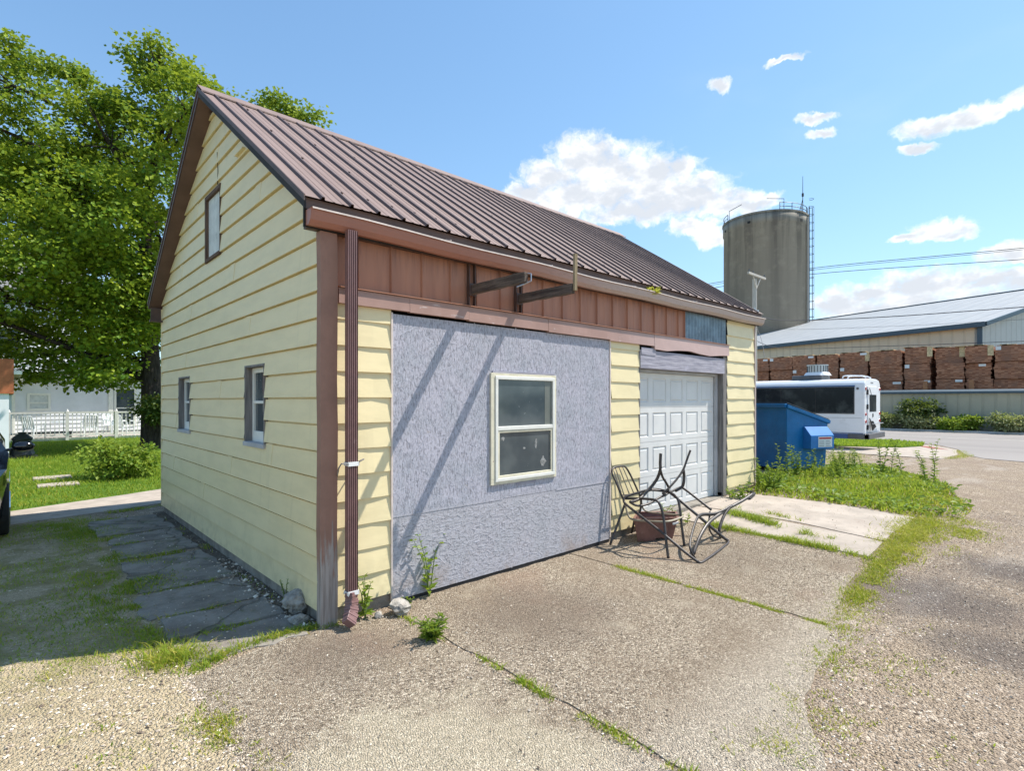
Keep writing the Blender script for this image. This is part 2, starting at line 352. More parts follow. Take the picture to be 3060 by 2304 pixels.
M['stone'] = mat('gravel_stone', rough=.9, spec=.2, fn=lambda t, p, b: (ramp(t, N(t, 'ShaderNodeNewGeometry').outputs['Random Per Island'], [(0, (.14, .105, .08)), (.5, (.46, .37, .28)), (1, (.88, .78, .65))]), mth(t, 'MULTIPLY', noise(t, p, 90, 3, .6), .004)))
M['chair'] = mat('dark_bronze_tube', base=(.062, .052, .048), rough=.42, var=.3, vscale=20, dark=(.16, .13, .115), darkscale=30, metal=.2)
M['strapw'] = mat('pale_vinyl_strap', base=(.34, .29, .21), rough=.5, var=.15)
M['terracotta'] = mat('brown_plastic', base=(.185, .082, .062), rough=.5, var=.15, vscale=8, dark=(.26, .14, .11), darkscale=10)
M['dump'] = mat('blue_dumpster_paint', base=(.010, .15, .37), rough=.45, spec=.3, bump=.02, bscale=3.0, var=.14, vscale=2.2, dark=(.09, .085, .07), darkscale=6, dark_lo=.66, dark_hi=.72)
M['dumpl'] = mat('light_blue_paint', base=(.03, .19, .50), rough=.5, spec=.3, var=.1)
M['lid'] = mat('black_plastic_lid', base=(.03, .032, .036), rough=.5, var=.2)
M['sticker'] = mat('white_sticker', base=(.75, .76, .74), rough=.5)
M['red'] = mat('red_print', base=(.45, .03, .03), rough=.5)
M['greyprint'] = mat('grey_print', base=(.30, .32, .34), rough=.6)
M['bus'] = mat('white_bus_paint', base=(.80, .81, .82), rough=.25, var=.03, vscale=1.5, dark=(.62, .62, .60), darkscale=1.4, dark_lo=.55, dark_hi=.8)
M['busblue'] = mat('bus_blue_paint', base=(.03, .085, .24), rough=.3)
def f_busglass(t, p, b):
    c = mix(t, sstep(t, noise(t, p, 1.4, 5, .65), .45, .7), (.008, .012, .018), (.05, .06, .062))
    return c, None
M['busglass'] = mat('dark_bus_glass', fn=f_busglass, rough=.12, spec=.15)
M['rubber'] = mat('black_rubber', base=(.022, .022, .023), rough=.75, var=.2)
M['bumper'] = mat('dark_grey_bumper', base=(.10, .10, .105), rough=.5, var=.15)
M['steel'] = mat('galvanised_steel', base=(.48, .49, .50), rough=.35, metal=.8, var=.1)
M['grille'] = mat('dark_grille', base=(.12, .125, .13), rough=.5)
M['lamp'] = mat('red_lamp_lens', base=(.40, .02, .02), rough=.2)
M['silo'] = mat('silo_concrete', fn=f_silo, rough=.9, spec=.2)
M['railing'] = mat('dark_railing_steel', base=(.055, .06, .07), rough=.5, metal=.3, var=.2)
M['whwall'] = mat('beige_ribbed_wall', fn=f_rib((.66, .58, .42), (.60, .53, .39), (.3007, .9537, 0), 1.1), rough=.5)
M['whgable'] = mat('pale_ribbed_gable', fn=f_rib((.46, .49, .47), (.42, .45, .43), (.9537, -.3007, 0), 1.1), rough=.5)
M['whroof'] = mat('grey_standing_seam_roof', fn=f_rib((.36, .37, .37), (.31, .325, .335), (.3007, .9537, 0), .55, .04), rough=.65, spec=.3)
M['whtrim'] = mat('dark_blue_trim', base=(.045, .085, .115), rough=.5, var=.1)
M['fence'] = mat('beige_fence_metal', fn=f_rib((.44, .40, .29), (.385, .355, .265), 1, 1.5), rough=.55)
M['bundle'] = mat('brown_lumber_ends', fn=f_bundle, rough=.85, spec=.2)
M['paleend'] = mat('pale_lumber', base=(.62, .47, .26), rough=.8, var=.25, vscale=9)
M['orange'] = mat('orange_post', base=(.42, .19, .085), rough=.7, var=.15)
M['paper'] = mat('white_paper_tag', base=(.78, .77, .74), rough=.7, var=.05)
M['pole'] = mat('pale_pole_wood', base=(.46, .43, .385), rough=.85, var=.15, vscale=5, stretch=(8, 8, .6))
M['wire'] = mat('black_cable', base=(.03, .033, .04), rough=.6)
M['road'] = mat('asphalt_road', fn=f_road, rough=.85, spec=.3)
M['line'] = mat('road_line_paint', base=(.72, .68, .58), rough=.7, var=.12, vscale=3)
M['kerb'] = mat('kerb_concrete', base=(.48, .46, .43), rough=.9, var=.1)
M['brick'] = mat('red_tactile_paint', base=(.40, .12, .095), rough=.8, var=.15, vscale=4)
M['lawn'] = mat('lawn_soil', fn=f_lawn, rough=.95, spec=.1)
M['soil'] = mat('dark_soil', fn=f_soil, rough=.95, spec=.1)
M['far'] = mat('far_fields', fn=f_far, rough=.95, spec=.1)
M['hsiding'] = mat('white_clapboard', base=(.82, .83, .84), rough=.55, var=.05, vscale=1.5)
M['shadesiding'] = mat('shaded_white_clapboard', base=(.70, .71, .73), rough=.55, var=.06, vscale=1.5)  # white clapboard greyed to carry the shade on the wing wall
M['hroof'] = mat('grey_shingle', base=(.20, .195, .19), rough=.9, var=.25, vscale=6)
M['deck'] = mat('white_deck_paint', base=(.72, .71, .68), rough=.6, var=.08, vscale=6)
M['deckfloor'] = mat('deck_boards', base=(.42, .38, .33), rough=.8, var=.15)
M['plastic'] = mat('white_plastic', base=(.70, .74, .74), rough=.4, var=.05)
M['ored'] = mat('orange_red_shingle', base=(.46, .145, .06), rough=.8, var=.2, vscale=8)
M['car'] = mat('black_car_paint', base=(.006, .007, .010), rough=.12, spec=.7)
M['carglass'] = mat('car_glass', base=(.01, .012, .014), rough=.04, spec=.7)
M['chrome'] = mat('chrome', base=(.75, .76, .78), rough=.12, metal=1.0)
M['iron'] = mat('black_iron', base=(.018, .022, .022), rough=.5, var=.2)
M['palepanel'] = mat('pale_glass_panel', base=(.42, .52, .50), rough=.25, var=.3, vscale=6)
M['bark'] = mat('tree_bark', base=(.060, .050, .042), rough=.95, var=.4, vscale=6, bump=.05, bscale=10, stretch=(3, 3, .6), spec=.1)
M['stem'] = mat('green_stem', base=(.13, .18, .05), rough=.7, var=.2, vscale=20)
M['maple'] = leafmat('maple_leaves', (.05, .12, .013), (.12, .225, .019), (.34, .41, .030), .30)
M['darkleaf'] = leafmat('dark_leaves', (.028, .055, .014), (.045, .085, .020), (.07, .11, .025), .25)
M['bush'] = leafmat('bush_leaves', (.10, .19, .025), (.18, .28, .035), (.28, .36, .05), .4)
M['weed'] = leafmat('weed_leaves', (.07, .15, .022), (.14, .24, .032), (.24, .33, .05), .4)
M['paleshrub'] = leafmat('pale_shrub_leaves', (.16, .20, .07), (.28, .30, .14), (.45, .43, .24), .3)
M['grass'] = leafmat('grass_blades', (.11, .21, .020), (.20, .31, .028), (.32, .40, .045), .45)
M['drygrass'] = leafmat('yellow_grass_blades', (.22, .24, .03), (.38, .36, .04), (.55, .48, .11), .4)

# ------------------------------------------------------------------ mesh helpers
ORG = {}
def tag(o, label=None, cat=None, group=None, kind=None):
    if label: o['label'] = label
    if cat: o['category'] = cat
    if group: o['group'] = group
    if kind: o['kind'] = kind
    return o
def thing(name, label, cat, loc=(0, 0, 0), group=None):
    o = bpy.data.objects.new(name, None); col.objects.link(o); o.location = loc
    o.empty_display_size = .2
    ORG[o.name] = tuple(loc)
    return tag(o, label, cat, group)
def mesh_obj(name, v, f, mats, parent=None, org=None, mi=None, smooth=False):
    v = np.asarray(v, dtype=float).reshape(-1, 3)
    og = np.array(ORG.get(parent.name, (0, 0, 0))) if parent else np.array(org if org is not None else (0, 0, 0))
    me = bpy.data.meshes.new(name)
    me.from_pydata((v-og).tolist(), [], f if isinstance(f, list) else f.tolist())
    for m in (mats if isinstance(mats, (list, tuple)) else [mats]): me.materials.append(m)
    if mi is not None: me.polygons.foreach_set('material_index', np.asarray(mi, dtype=np.int32))
    if smooth: me.polygons.foreach_set('use_smooth', np.ones(len(me.polygons), dtype=bool))
    me.update()
    o = bpy.data.objects.new(name, me); col.objects.link(o)
    if parent: o.parent = parent; ORG[o.name] = tuple(og)
    else: o.location = og; ORG[o.name] = tuple(og)
    return o
class MB:
    def __init__(s): s.v = []; s.f = []; s.m = []
    def add(s, vs, fs, mi=0):
        n = len(s.v); s.v += [tuple(map(float, q)) for q in vs]
        s.f += [tuple(i+n for i in q) for q in fs]; s.m += [mi]*len(fs); return s
    def box(s, x0, x1, y0, y1, z0, z1, mi=0):
        return s.add([(x0,y0,z0),(x1,y0,z0),(x1,y1,z0),(x0,y1,z0),(x0,y0,z1),(x1,y0,z1),(x1,y1,z1),(x0,y1,z1)],
              [(0,3,2,1),(4,5,6,7),(0,1,5,4),(1,2,6,5),(2,3,7,6),(3,0,4,7)], mi)
    def hexa(s, p, mi=0):
        return s.add(p, [(0,3,2,1),(4,5,6,7),(0,1,5,4),(1,2,6,5),(2,3,7,6),(3,0,4,7)], mi)
    def bar(s, a, b, w, h, up=(0,0,1), mi=0):
        a = Vector(a); b = Vector(b); d = (b-a).normalized(); u = Vector(up)
        sd = d.cross(u)
        if sd.length < 1e-3: sd = d.cross(Vector((1,0,0)))
        sd.normalize(); u = sd.cross(d).normalized(); sd *= w/2; u *= h/2
        return s.hexa([a-sd-u, a+sd-u, b+sd-u, b-sd-u, a-sd+u, a+sd+u, b+sd+u, b-sd+u], mi)
    def quad(s, a, b, c, d, mi=0): return s.add([a,b,c,d], [(0,1,2,3)], mi)
    def tube(s, pts, r, n=8, mi=0, flat=None):
        P = [Vector(p) for p in pts]; k = len(P)
        rr = r if isinstance(r, (list, tuple)) else [r]*k
        vs = []; prev = None
        for i, p in enumerate(P):
            d = (P[min(i+1,k-1)]-P[max(i-1,0)]).normalized()
            if prev is None:
                u = d.orthogonal().normalized()
            else:
                u = (prev-d*prev.dot(d))
                u = u.normalized() if u.length > 1e-6 else d.orthogonal().normalized()
            prev = u; q = d.cross(u)
            for j in range(n):
                a = 2*math.pi*j/n
                vs.append(p+u*(math.cos(a)*rr[i])+q*(math.sin(a)*rr[i]*(flat or 1)))
        fs = [(i*n+j, i*n+(j+1)%n, (i+1)*n+(j+1)%n, (i+1)*n+j) for i in range(k-1) for j in range(n)]
        fs += [tuple(range(n-1,-1,-1)), tuple((k-1)*n+j for j in range(n))]
        return s.add(vs, fs, mi)
    def cyl(s, c, r, z0, z1, n=24, mi=0, r1=None):
        return s.tube([(c[0],c[1],z0),(c[0],c[1],z1)], [r, r1 if r1 else r], n, mi)
    def extrude(s, poly, axis, a0, a1, mi=0):
        # poly: 2-D outline; axis 0 -> (u,v)=(y,z), 1 -> (x,z), 2 -> (x,y)
        def P(q, a): return {0:(a,q[0],q[1]), 1:(q[0],a,q[1]), 2:(q[0],q[1],a)}[axis]
        n = len(poly)
        return s.add([P(q,a0) for q in poly]+[P(q,a1) for q in poly],
              [tuple(range(n-1,-1,-1)), tuple(range(n,2*n))]+[(i,(i+1)%n,(i+1)%n+n,i+n) for i in range(n)], mi)
    def build(s, name, mats, parent=None, org=None, smooth=False, bevel=0):
        o = mesh_obj(name, s.v, s.f, mats, parent, org, s.m, smooth)
        if bevel:
            b = o.modifiers.new('bevel', 'BEVEL'); b.width = bevel; b.segments = 2; b.limit_method = 'ANGLE'
        return o
def struct(name, mb, mats, **k):
    o = mb.build(name, mats, **k); o['kind'] = 'structure'; return o
def blob(mb, c, r, seed=0, n=2, rough=.25, mi=0, sq=(1,1,1)):
    import bmesh
    bm = bmesh.new(); bmesh.ops.create_icosphere(bm, subdivisions=n, radius=1)
    rr = random.Random(seed); offs = [Vector((rr.uniform(-1,1),rr.uniform(-1,1),rr.uniform(-1,1))).normalized() for _ in range(7)]
    am = [rr.uniform(-rough, rough) for _ in offs]
    vs = []
    for v in bm.verts:
        k = 1+sum(a*math.copysign(abs(v.co.dot(o))**1.5, v.co.dot(o)) for a, o in zip(am, offs))+rr.uniform(-rough,rough)*.30
        for o in offs[:5]: k = min(k, (.72+.1*rough)/max(.2, v.co.dot(o))) if rough > .2 else k
        vs.append((c[0]+v.co.x*k*r*sq[0], c[1]+v.co.y*k*r*sq[1], c[2]+v.co.z*k*r*sq[2]))
    fs = [tuple(v.index for v in f.verts) for f in bm.faces]; bm.free()
    mb.add(vs, fs, mi)
def ssn(a, b, x):
    q = np.clip((np.asarray(x, dtype=float)-a)/(b-a), 0, 1); return q*q*(3-2*q)
def gz(x, y):
    return .2*ssn(3.2,6.6,x)*(1-ssn(9,20,x))*ssn(-4.5,-.8,y) - .5*ssn(8,34,x)
def leaves(name, P, D, size, mats, parent=None, org=None, mi=None, wid=.75, fold=.25, ny=None):
    # P: leaf bases, D: unit directions, size: lengths -> folded two-sided leaf
    P = np.asarray(P); D = np.asarray(D); n = len(P); size = np.broadcast_to(size, (n,))[:, None]
    up = rng.normal(size=(n,3))*.5+np.array([0,0,1.0]) if ny is None else ny
    S = np.cross(D, up); S /= np.linalg.norm(S, axis=1, keepdims=True)+1e-9
    U = np.cross(S, D)
    mid = P+D*size*.45
    Lf = mid+S*size*wid*.5+U*size*fold*.4; Rt = mid-S*size*wid*.5+U*size*fold*.4
    Tp = P+D*size-U*size*.08
    V = np.stack([P, Lf, Tp, Rt], 1).reshape(-1,3)
    b = np.arange(n)[:, None]*4
    F = np.concatenate([b+np.array([[0,2,1]]), b+np.array([[0,3,2]])], 1).reshape(-1,3)
    m2 = None if mi is None else np.repeat(mi, 2)
    return mesh_obj(name, V, F, mats, parent, org, m2)
def blades(name, X, Y, H, mats, z=None, lean=.35, wid=.012, parent=None, org=None, mi=None):
    n = len(X); Z = gz(X, Y) if z is None else np.broadcast_to(z, (n,))
    a = rng.uniform(0, 2*np.pi, n); b = rng.uniform(0, 2*np.pi, n)
    W = np.stack([np.cos(a), np.sin(a), np.zeros(n)], 1)*(np.broadcast_to(wid,(n,))*rng.uniform(.6,1.3,n))[:,None]*.5
    Ln = np.stack([np.cos(b), np.sin(b), np.zeros(n)], 1)*(H*lean*rng.uniform(.2,1.5,n))[:,None]
    B = np.stack([X, Y, Z-.004], 1); up = np.stack([np.zeros(n), np.zeros(n), H], 1)
    Mi = B+up*.6+Ln*.35
    T = B+up*.97+Ln
    V = np.stack([B-W, B+W, Mi+W*.8, Mi-W*.8, T], 1).reshape(-1,3)
    i = np.arange(n)[:,None]*5
    F = (i+np.array([[0,1,2,3]])).tolist()+(i+np.array([[3,2,4]])).tolist()
    m2 = None if mi is None else np.concatenate([mi, mi])
    return mesh_obj(name, V, F, mats, parent, org, m2)
def inpoly(x, y, poly):
    x = np.asarray(x); y = np.asarray(y); ins = np.zeros(x.shape, bool); n = len(poly)
    for i in range(n):
        x0,y0 = poly[i]; x1,y1 = poly[(i+1)%n]
        c = ((y0 > y) != (y1 > y)) & (x < (x1-x0)*(y-y0)/(y1-y0+1e-12)+x0); ins ^= c
    return ins
def scatter(poly, n):
    p = np.array(poly); lo = p.min(0); hi = p.max(0); X = np.empty(0); Y = np.empty(0)
    while len(X) < n:
        x = rng.uniform(lo[0], hi[0], 2*n); y = rng.uniform(lo[1], hi[1], 2*n); k = inpoly(x, y, poly)
        X = np.concatenate([X, x[k]]); Y = np.concatenate([Y, y[k]])
    return X[:n], Y[:n]
def vnoise(x, y, s, seed=0):
    r = np.random.default_rng(seed); G = r.random((64,64))
    u = np.asarray(x)*s+1000; v = np.asarray(y)*s+1000; i = np.floor(u).astype(int); j = np.floor(v).astype(int)
    fu = u-i; fv = v-j; fu = fu*fu*(3-2*fu); fv = fv*fv*(3-2*fv)
    g_ = lambda a,b: G[a%64, b%64]
    return (g_(i,j)*(1-fu)+g_(i+1,j)*fu)*(1-fv)+(g_(i,j+1)*(1-fu)+g_(i+1,j+1)*fu)*fv

# ------------------------------------------------------------------ ground and paving
gx = np.unique(np.concatenate([np.linspace(-900,-60,8), np.linspace(-60,-10,14), np.arange(-10,40.01,.25), np.linspace(40,120,20), np.linspace(120,1200,10)]))
gy = np.unique(np.concatenate([np.linspace(-900,-60,8), np.linspace(-60,-10,14), np.arange(-10,12.01,.25), np.linspace(12,60,24), np.linspace(60,1200,12)]))
GX, GY = np.meshgrid(gx, gy); GZ = gz(GX, GY)-.007
nx, ny_ = len(gx), len(gy)
idx = np.arange(nx*ny_).reshape(ny_, nx)
F = np.stack([idx[:-1,:-1], idx[:-1,1:], idx[1:,1:], idx[1:,:-1]], -1).reshape(-1,4)
cx = ((gx[:-1]+gx[1:])/2)[None,:].repeat(ny_-1,0).ravel(); cy = ((gy[:-1]+gy[1:])/2)[:,None].repeat(nx-1,1).ravel()
mi = ((np.abs(cx-20) > 60) | (np.abs(cy) > 50)).astype(int)
o = mesh_obj('ground', np.stack([GX,GY,GZ],-1).reshape(-1,3), F, [M['gravel'], M['far']], mi=mi, smooth=True); o['kind'] = 'structure'

def drape(mb, poly, top, thick=.05, cell=.3, mi=0, rag=0.0, seed=0):
    """paving sheet with a ragged rim, following the ground; poly counter-clockwise"""
    pts = []
    rr = random.Random(seed)
    for i in range(len(poly)):
        a = poly[i]; b = poly[(i+1) % len(poly)]
        L = math.dist(a, b); n = max(1, int(L/cell))
        for k in range(n):
            f = k/n; j = rag if 0 < k else rag*.6
            pts.append((a[0]+(b[0]-a[0])*f+rr.uniform(-j,j), a[1]+(b[1]-a[1])*f+rr.uniform(-j,j)))
    # fill via grid clipped: use bmesh triangulation
    import bmesh
    bm = bmesh.new()
    vs = [bm.verts.new((p[0], p[1], 0)) for p in pts]
    f = bm.faces.new(vs)
    bmesh.ops.triangulate(bm, faces=[f])
    for _ in range(7):
        lng = [e for e in bm.edges if e.calc_length() > cell*2 and not e.is_boundary]
        if not lng: break
        bmesh.ops.subdivide_edges(bm, edges=lng, cuts=1); bmesh.ops.triangulate(bm, faces=bm.faces[:])
    bm.verts.index_update(); bm.verts.ensure_lookup_table()
    V = [(v.co.x, v.co.y, float(gz(v.co.x, v.co.y))+top) for v in bm.verts]
    mb.add(V, [tuple(v.index for v in (f.verts if f.normal.z >= 0 else reversed(f.verts))) for f in bm.faces], mi)
    be = [e for e in bm.edges if e.is_boundary]
    for e in be:
        a, b = [v.co for v in e.verts]
        za = float(gz(a.x,a.y))+top; zb = float(gz(b.x,b.y))+top
        mb.add([(a.x,a.y,za),(b.x,b.y,zb),(b.x,b.y,zb-thick),(a.x,a.y,za-thick)], [(0,1,2,3)], mi)
    bm.free()
def paving(name, poly, m, top=0.0, rag=.012, cell=.3, thick=.06, seed=1):
    mb = MB(); drape(mb, poly, top, thick, cell, 0, rag, seed); return struct(name, mb, M[m])
paving('concrete_slab', [(-.92,-.22),(-.90,-3.6),(.52,-3.6),(.54,-.12),(.2,-.06),(-.05,-.02),(-.5,-.08)], 'slab', -.003, .02, .13)
paving('concrete_slab', [(.565,-3.4),(1.6,-2.85),(2.4,-2.76),(2.79,-2.62),(2.83,-.3),(2.83,-.012),(.57,-.012)], 'slab', .001, .016, .13, seed=2)
paving('concrete_slab', [(2.86,-2.60),(4.82,-2.33),(4.84,-.9),(4.84,-.03),(2.86,-.012)], 'slab', .0, .014, .13, seed=3)
paving('concrete_slab', [(4.90,-2.36),(5.55,-2.35),(5.62,-.03),(4.90,-.03)], 'walk', .004, .015, .22, seed=4)
paving('concrete_slab', [(5.62,-2.36),(7.25,-2.33),(7.02,-.05),(5.69,-.05)], 'walk', .0, .015, .22, seed=5)
# shaded strips along the gable wall
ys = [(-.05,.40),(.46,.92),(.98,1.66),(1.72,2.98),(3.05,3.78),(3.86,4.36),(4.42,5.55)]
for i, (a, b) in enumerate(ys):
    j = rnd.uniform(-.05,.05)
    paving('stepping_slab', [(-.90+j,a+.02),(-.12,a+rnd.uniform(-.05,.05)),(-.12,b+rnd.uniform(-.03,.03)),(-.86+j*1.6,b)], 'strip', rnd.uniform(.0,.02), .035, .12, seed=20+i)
paving('walkway', [(-9,3.6),(-1.55,6.15),(-.2,6.42),(.6,6.75),(.6,8.3),(-.2,7.92),(-1.6,7.36),(-9,4.7)], 'walk', .008, .01, .4)
mb = MB(); drape(mb, [(-20,9.0),(-9,4.72),(-1.6,7.38),(-.2,7.94),(.6,8.32),(9,8.4),(9,34),(-20,34)], .004, .03, 1.2, 0, 0); struct('lawn', mb, M['lawn'])
mb = MB(); drape(mb, [(-.13,-.02),(.08,-.02),(.08,5.8),(-.13,5.8)], .0, .02, .3, 0, .02); struct('soil_strip', mb, M['soil'])
# street beyond the alley
mb = MB(); drape(mb, [(31,-60),(46,-60),(46,70),(33.5,70),(33.2,3),(31.6,1.2),(28.8,.1),(25,-.6),(23,-1.4),(21.5,-4),(20.5,-8),(31,-12)], .006, .02, 2, 0, .02); struct('road', mb, M['road'])
mb = MB(); drape(mb, [(38.9,-60),(39.05,-60),(39.05,60),(38.9,60)], .014, .002, 3); struct('road_line', mb, M['line'])
mb = MB(); mb.box(46,46.25,-60,70,-.6,-.36); struct('kerb', mb, M['kerb'], bevel=.03)
mb = MB(); drape(mb, [(46.25,-60),(48,-60),(48,70),(46.25,70)], .10, .2, 3); struct('planting_bed', mb, M['soil'])
paving('sidewalk', [(21.0,-.5),(24.5,-.45),(28.4,.1),(31.3,1.5),(28.4,1.75),(27.4,2.2),(25.2,4.2),(23,9),(21.2,9),(21.7,3.0)], 'walk', .01, .01, .6)
mb = MB()
for i in range(9):
    x = 28.35+i*.22; y = .35+i*.11
    drape(mb, [(x-.3,y+.0),(x-.2,y-.02),(x+.25,y+.72),(x+.15,y+.76)], .016, .002, 1)
struct('tactile_paving', mb, M['brick'])
isl = [(27.6,1.95),(29.9,1.55),(32.2,1.9),(33.1,3.0),(33.3,12),(24.0,12),(25.4,4.4)]
mb = MB(); drape(mb, isl, .05, .1, 1); struct('grass_island', mb, M['lawn'])

# ------------------------------------------------------------------ garage
L, W = 7.646, 5.73
ga = thing('garage', 'weathered yellow garage with brown metal roof and boarded grey front', 'garage', (0, 0, 0))
def siding(mb, mp, lo, hi, z_first, n, openings=(), lap=.012, seg=.3, jit=.0, ex=.203, ztop=9, zbot=-9, seed=0, z_off=.002, groove=0):
    rr = random.Random(seed)
    for k in range(n):
        z0 = z_first+ex*k; z1 = z0+ex
        nodes = [rr.uniform(-1, 1) for _ in range(200)]
        def prot(u, z):
            q = (u+50)/max(seg, .12); i = int(q); f = q-i
            j = nodes[i % 200]*(1-f)+nodes[(i+1) % 200]*f
            return z_off+lap*(z1-z)/ex*(1+jit*j)+.0015*j*jit
        zc = sorted({max(z0, zbot), min(z1, ztop)} | ({z1-groove} if groove and z1-groove < ztop and z1-groove > zbot else set()) | {q for o in openings for q in (o[2], o[3]) if z0 < q < z1 and zbot < q < ztop})
        if zc[-1] <= zc[0] or max(z0, zbot) >= min(z1, ztop): continue
        for za, zb in zip(zc[:-1], zc[1:]):
            zm = (za+zb)/2
            ing = groove and zm > z1-groove
            pf = (lambda u, z: -.018) if ing else prot
            cuts = [(None, None)]
            ops = sorted((o[0], o[1]) for o in openings if o[2] < zm < o[3])
            segs = []; cur = None
            la, lb, ha, hb = lo(za), lo(zb), hi(za), hi(zb)
            if ha-la < .02: continue
            bounds = [(la, lb)]
            for o in ops: bounds += [(o[0], o[0]), (o[1], o[1])]
            bounds.append((ha, hb))
            for i in range(0, len(bounds), 2):
                (a0, a1), (b0, b1) = bounds[i], bounds[i+1]
                m = max(1, int(abs(b0-a0)/seg))
                for q in range(m):
                    f0, f1 = q/m, (q+1)/m
                    p0 = a0+(b0-a0)*f0; p1 = a0+(b0-a0)*f1; r0 = a1+(b1-a1)*f0; r1 = a1+(b1-a1)*f1
                    mb.add([mp(p0, za, pf(p0, za)), mp(p1, za, pf(p1, za)), mp(r1, zb, pf(r1, zb)), mp(r0, zb, pf(r0, zb))], [(0,1,2,3)])
                    if ing: mb.add([mp(p0, za, prot(p0, za)), mp(p1, za, prot(p1, za)), mp(p1, za, -.018), mp(p0, za, -.018)], [(0,1,2,3)])
                    if za <= z0+1e-6 or za <= zbot+1e-6:
                        mb.add([mp(p0, za, prot(p0, za)), mp(p0, za, -.018), mp(p1, za, -.018), mp(p1, za, prot(p1, za))], [(0,1,2,3)])
roofz = lambda y: 3.19+.68*((y+.12) if y < 2.865 else (5.85-y))
GW = [(3.98,4.61,1.305,2.025), (1.19,1.76,1.292,2.05), (2.605,3.235,3.335,4.125)]
mb = MB()
glo = lambda z: max(.014, (z-3.19)/.68-.12+.16)
ghi = lambda z: min(W, 5.85-(z-3.19)/.68-.16)
siding(mb, lambda u, z, p: (-p, u, z), glo, ghi, .109, 25, GW, lap=.020, seg=.45, jit=.12, ztop=5.02, seed=3, groove=.016)
for k, y in ((2,3.3),(5,1.0),(6,4.75),(8,2.6),(10,4.2),(11,1.6),(13,3.9),(14,2.1),(16,4.4),(17,1.3),(19,3.6),(21,2.7),(4,2.2),(3,4.9)):   # butt joints between boards
    z0 = .109+.203*k+.004; mb.hexa([(-.0245,y,z0),(-.0185,y,z0),(-.0185,y+.16,z0),(-.0245,y+.16,z0),(-.0062,y,z0+.190),(-.0010,y,z0+.190),(-.0010,y+.16,z0+.190),(-.0062,y+.16,z0+.190)])
mb.build('gable_siding', M['siding'], ga)
def fside(name, x0, x1, zb, zt, seed, jit):
    mb = MB(); siding(mb, lambda u, z, p: (u, -p, z), lambda z: x0, lambda z: x1, .109, 15, (), lap=.016, seg=.16, jit=jit, ztop=zt, zbot=zb, seed=seed)
    o = mb.build('front_siding', M['siding'], ga); return o
fside('a', .107, .597, .05, 2.462, 5, .55)
fside('b', 3.60, 4.205, .10, 2.46, 6, .45)
fside('c', 6.64, 7.646, .26, 3.02, 7, .30)
# core of the building (walls behind the cladding), foundation and floor edge
mb = MB()
mb.extrude([(.26, .0), (W-.02, .0), (W-.02, 3.1), (2.865, 5.0), (.26, 3.22)], 0, .17, L-.02)
mb.build('inner_wall', M['black'], ga)
mb = MB()
mb.box(.02, 4.205, .012, .25, -.25, .10); mb.box(4.205, 6.52, -.045, .3, -.25, .195); mb.box(6.52, L-.02, .012, .25, -.25, .26)
mb.box(.012, .165, .26, W-.03, -.25, .11)
mb.build('foundation', M['conc'], ga, bevel=.008)
mb2 = MB(); mb2.box(.62, 3.57, -.006, .009, -.03, .045); mb2.build('gap_strip', M['black'], ga)  # black strip in the gap below the boarding
# corner post, far corner trims
mb = MB()
for i in range(8):
    z0 = 3.0*i/8-.02; z1 = 3.0*(i+1)/8-.02
    j0 = .004*math.sin(i*2.1); j1 = .004*math.sin((i+1)*2.1)
    mb.hexa([(-.024+j0,-.054,z0),(.108+j0,-.054,z0),(.108+j0,.020,z0),(-.024+j0,.020,z0),(-.024+j1,-.054,z1),(.108+j1,-.054,z1),(.108+j1,.020,z1),(-.024+j1,.020,z1)])
mb.build('corner_post', M['post'], ga)
mb = MB(); mb.box(L, L+.045, -.024, .06, .2, 3.02); mb.build('corner_trim', M['gutter'], ga, bevel=.004)
mb = MB(); mb.box(-.02, .03, W, W+.03, .1, 3.1); mb.build('corner_trim', M['siding'], ga)
# strand-board panels: real flakes on the sheets give the rough face
OS = [(.607,1.814,.737,2.43),(1.818,3.033,.737,2.43),(3.037,3.566,.737,2.43),(.612,3.068,.035,.733),(3.072,3.57,.04,.733)]
for k, (x0, x1, z0, z1) in enumerate(OS):
    mb = MB(); mb.box(x0, x1, -.012-.001*(k % 2), -.0005, z0, z1)
    nfl = int((x1-x0)*(z1-z0)*850)
    for q in range(nfl):
        x = rnd.uniform(x0+.03, x1-.03); z = rnd.uniform(z0+.03, z1-.03)
        if 1.66 < x < 2.61 and .87 < z < 1.99: continue
        l = rnd.uniform(.016, .05); wd = rnd.uniform(.003, .010)
        a = rnd.gauss(1.25, .55) if k < 3 else rnd.gauss(.15, .55)
        ca, sa = math.cos(a), math.sin(a); y = -.0125-.001*(k % 2)
        c1 = (x-ca*l-sa*-wd, z-sa*l-ca*wd); c2 = (x+ca*l+sa*wd, z+sa*l-ca*wd); c3 = (x+ca*l-sa*wd, z+sa*l+ca*wd); c4 = (x-ca*l-sa*wd, z-sa*l+ca*wd)
        t1, t2 = rnd.uniform(.0004, .0018), rnd.uniform(.0002, .0008)
        mb.add([(c1[0],y-t1,c1[1]),(c2[0],y-t1,c2[1]),(c3[0],y-t2,c3[1]),(c4[0],y-t2,c4[1]),(c1[0],y,c1[1]),(c2[0],y,c2[1]),(c3[0],y,c3[1]),(c4[0],y,c4[1])],
               [(0,1,2,3),(0,4,5,1),(2,6,7,3),(1,5,6,2),(3,7,4,0)])
    mb.build('strand_board', M['osb'], ga)
for a_ in ((.592, .607, -.022, -.001, .04, 2.44), (3.568, 3.588, -.020, -.001, .06, 2.43)):
    mb = MB(); mb.box(*a_); mb.build('edge_strip', M['lip'], ga)
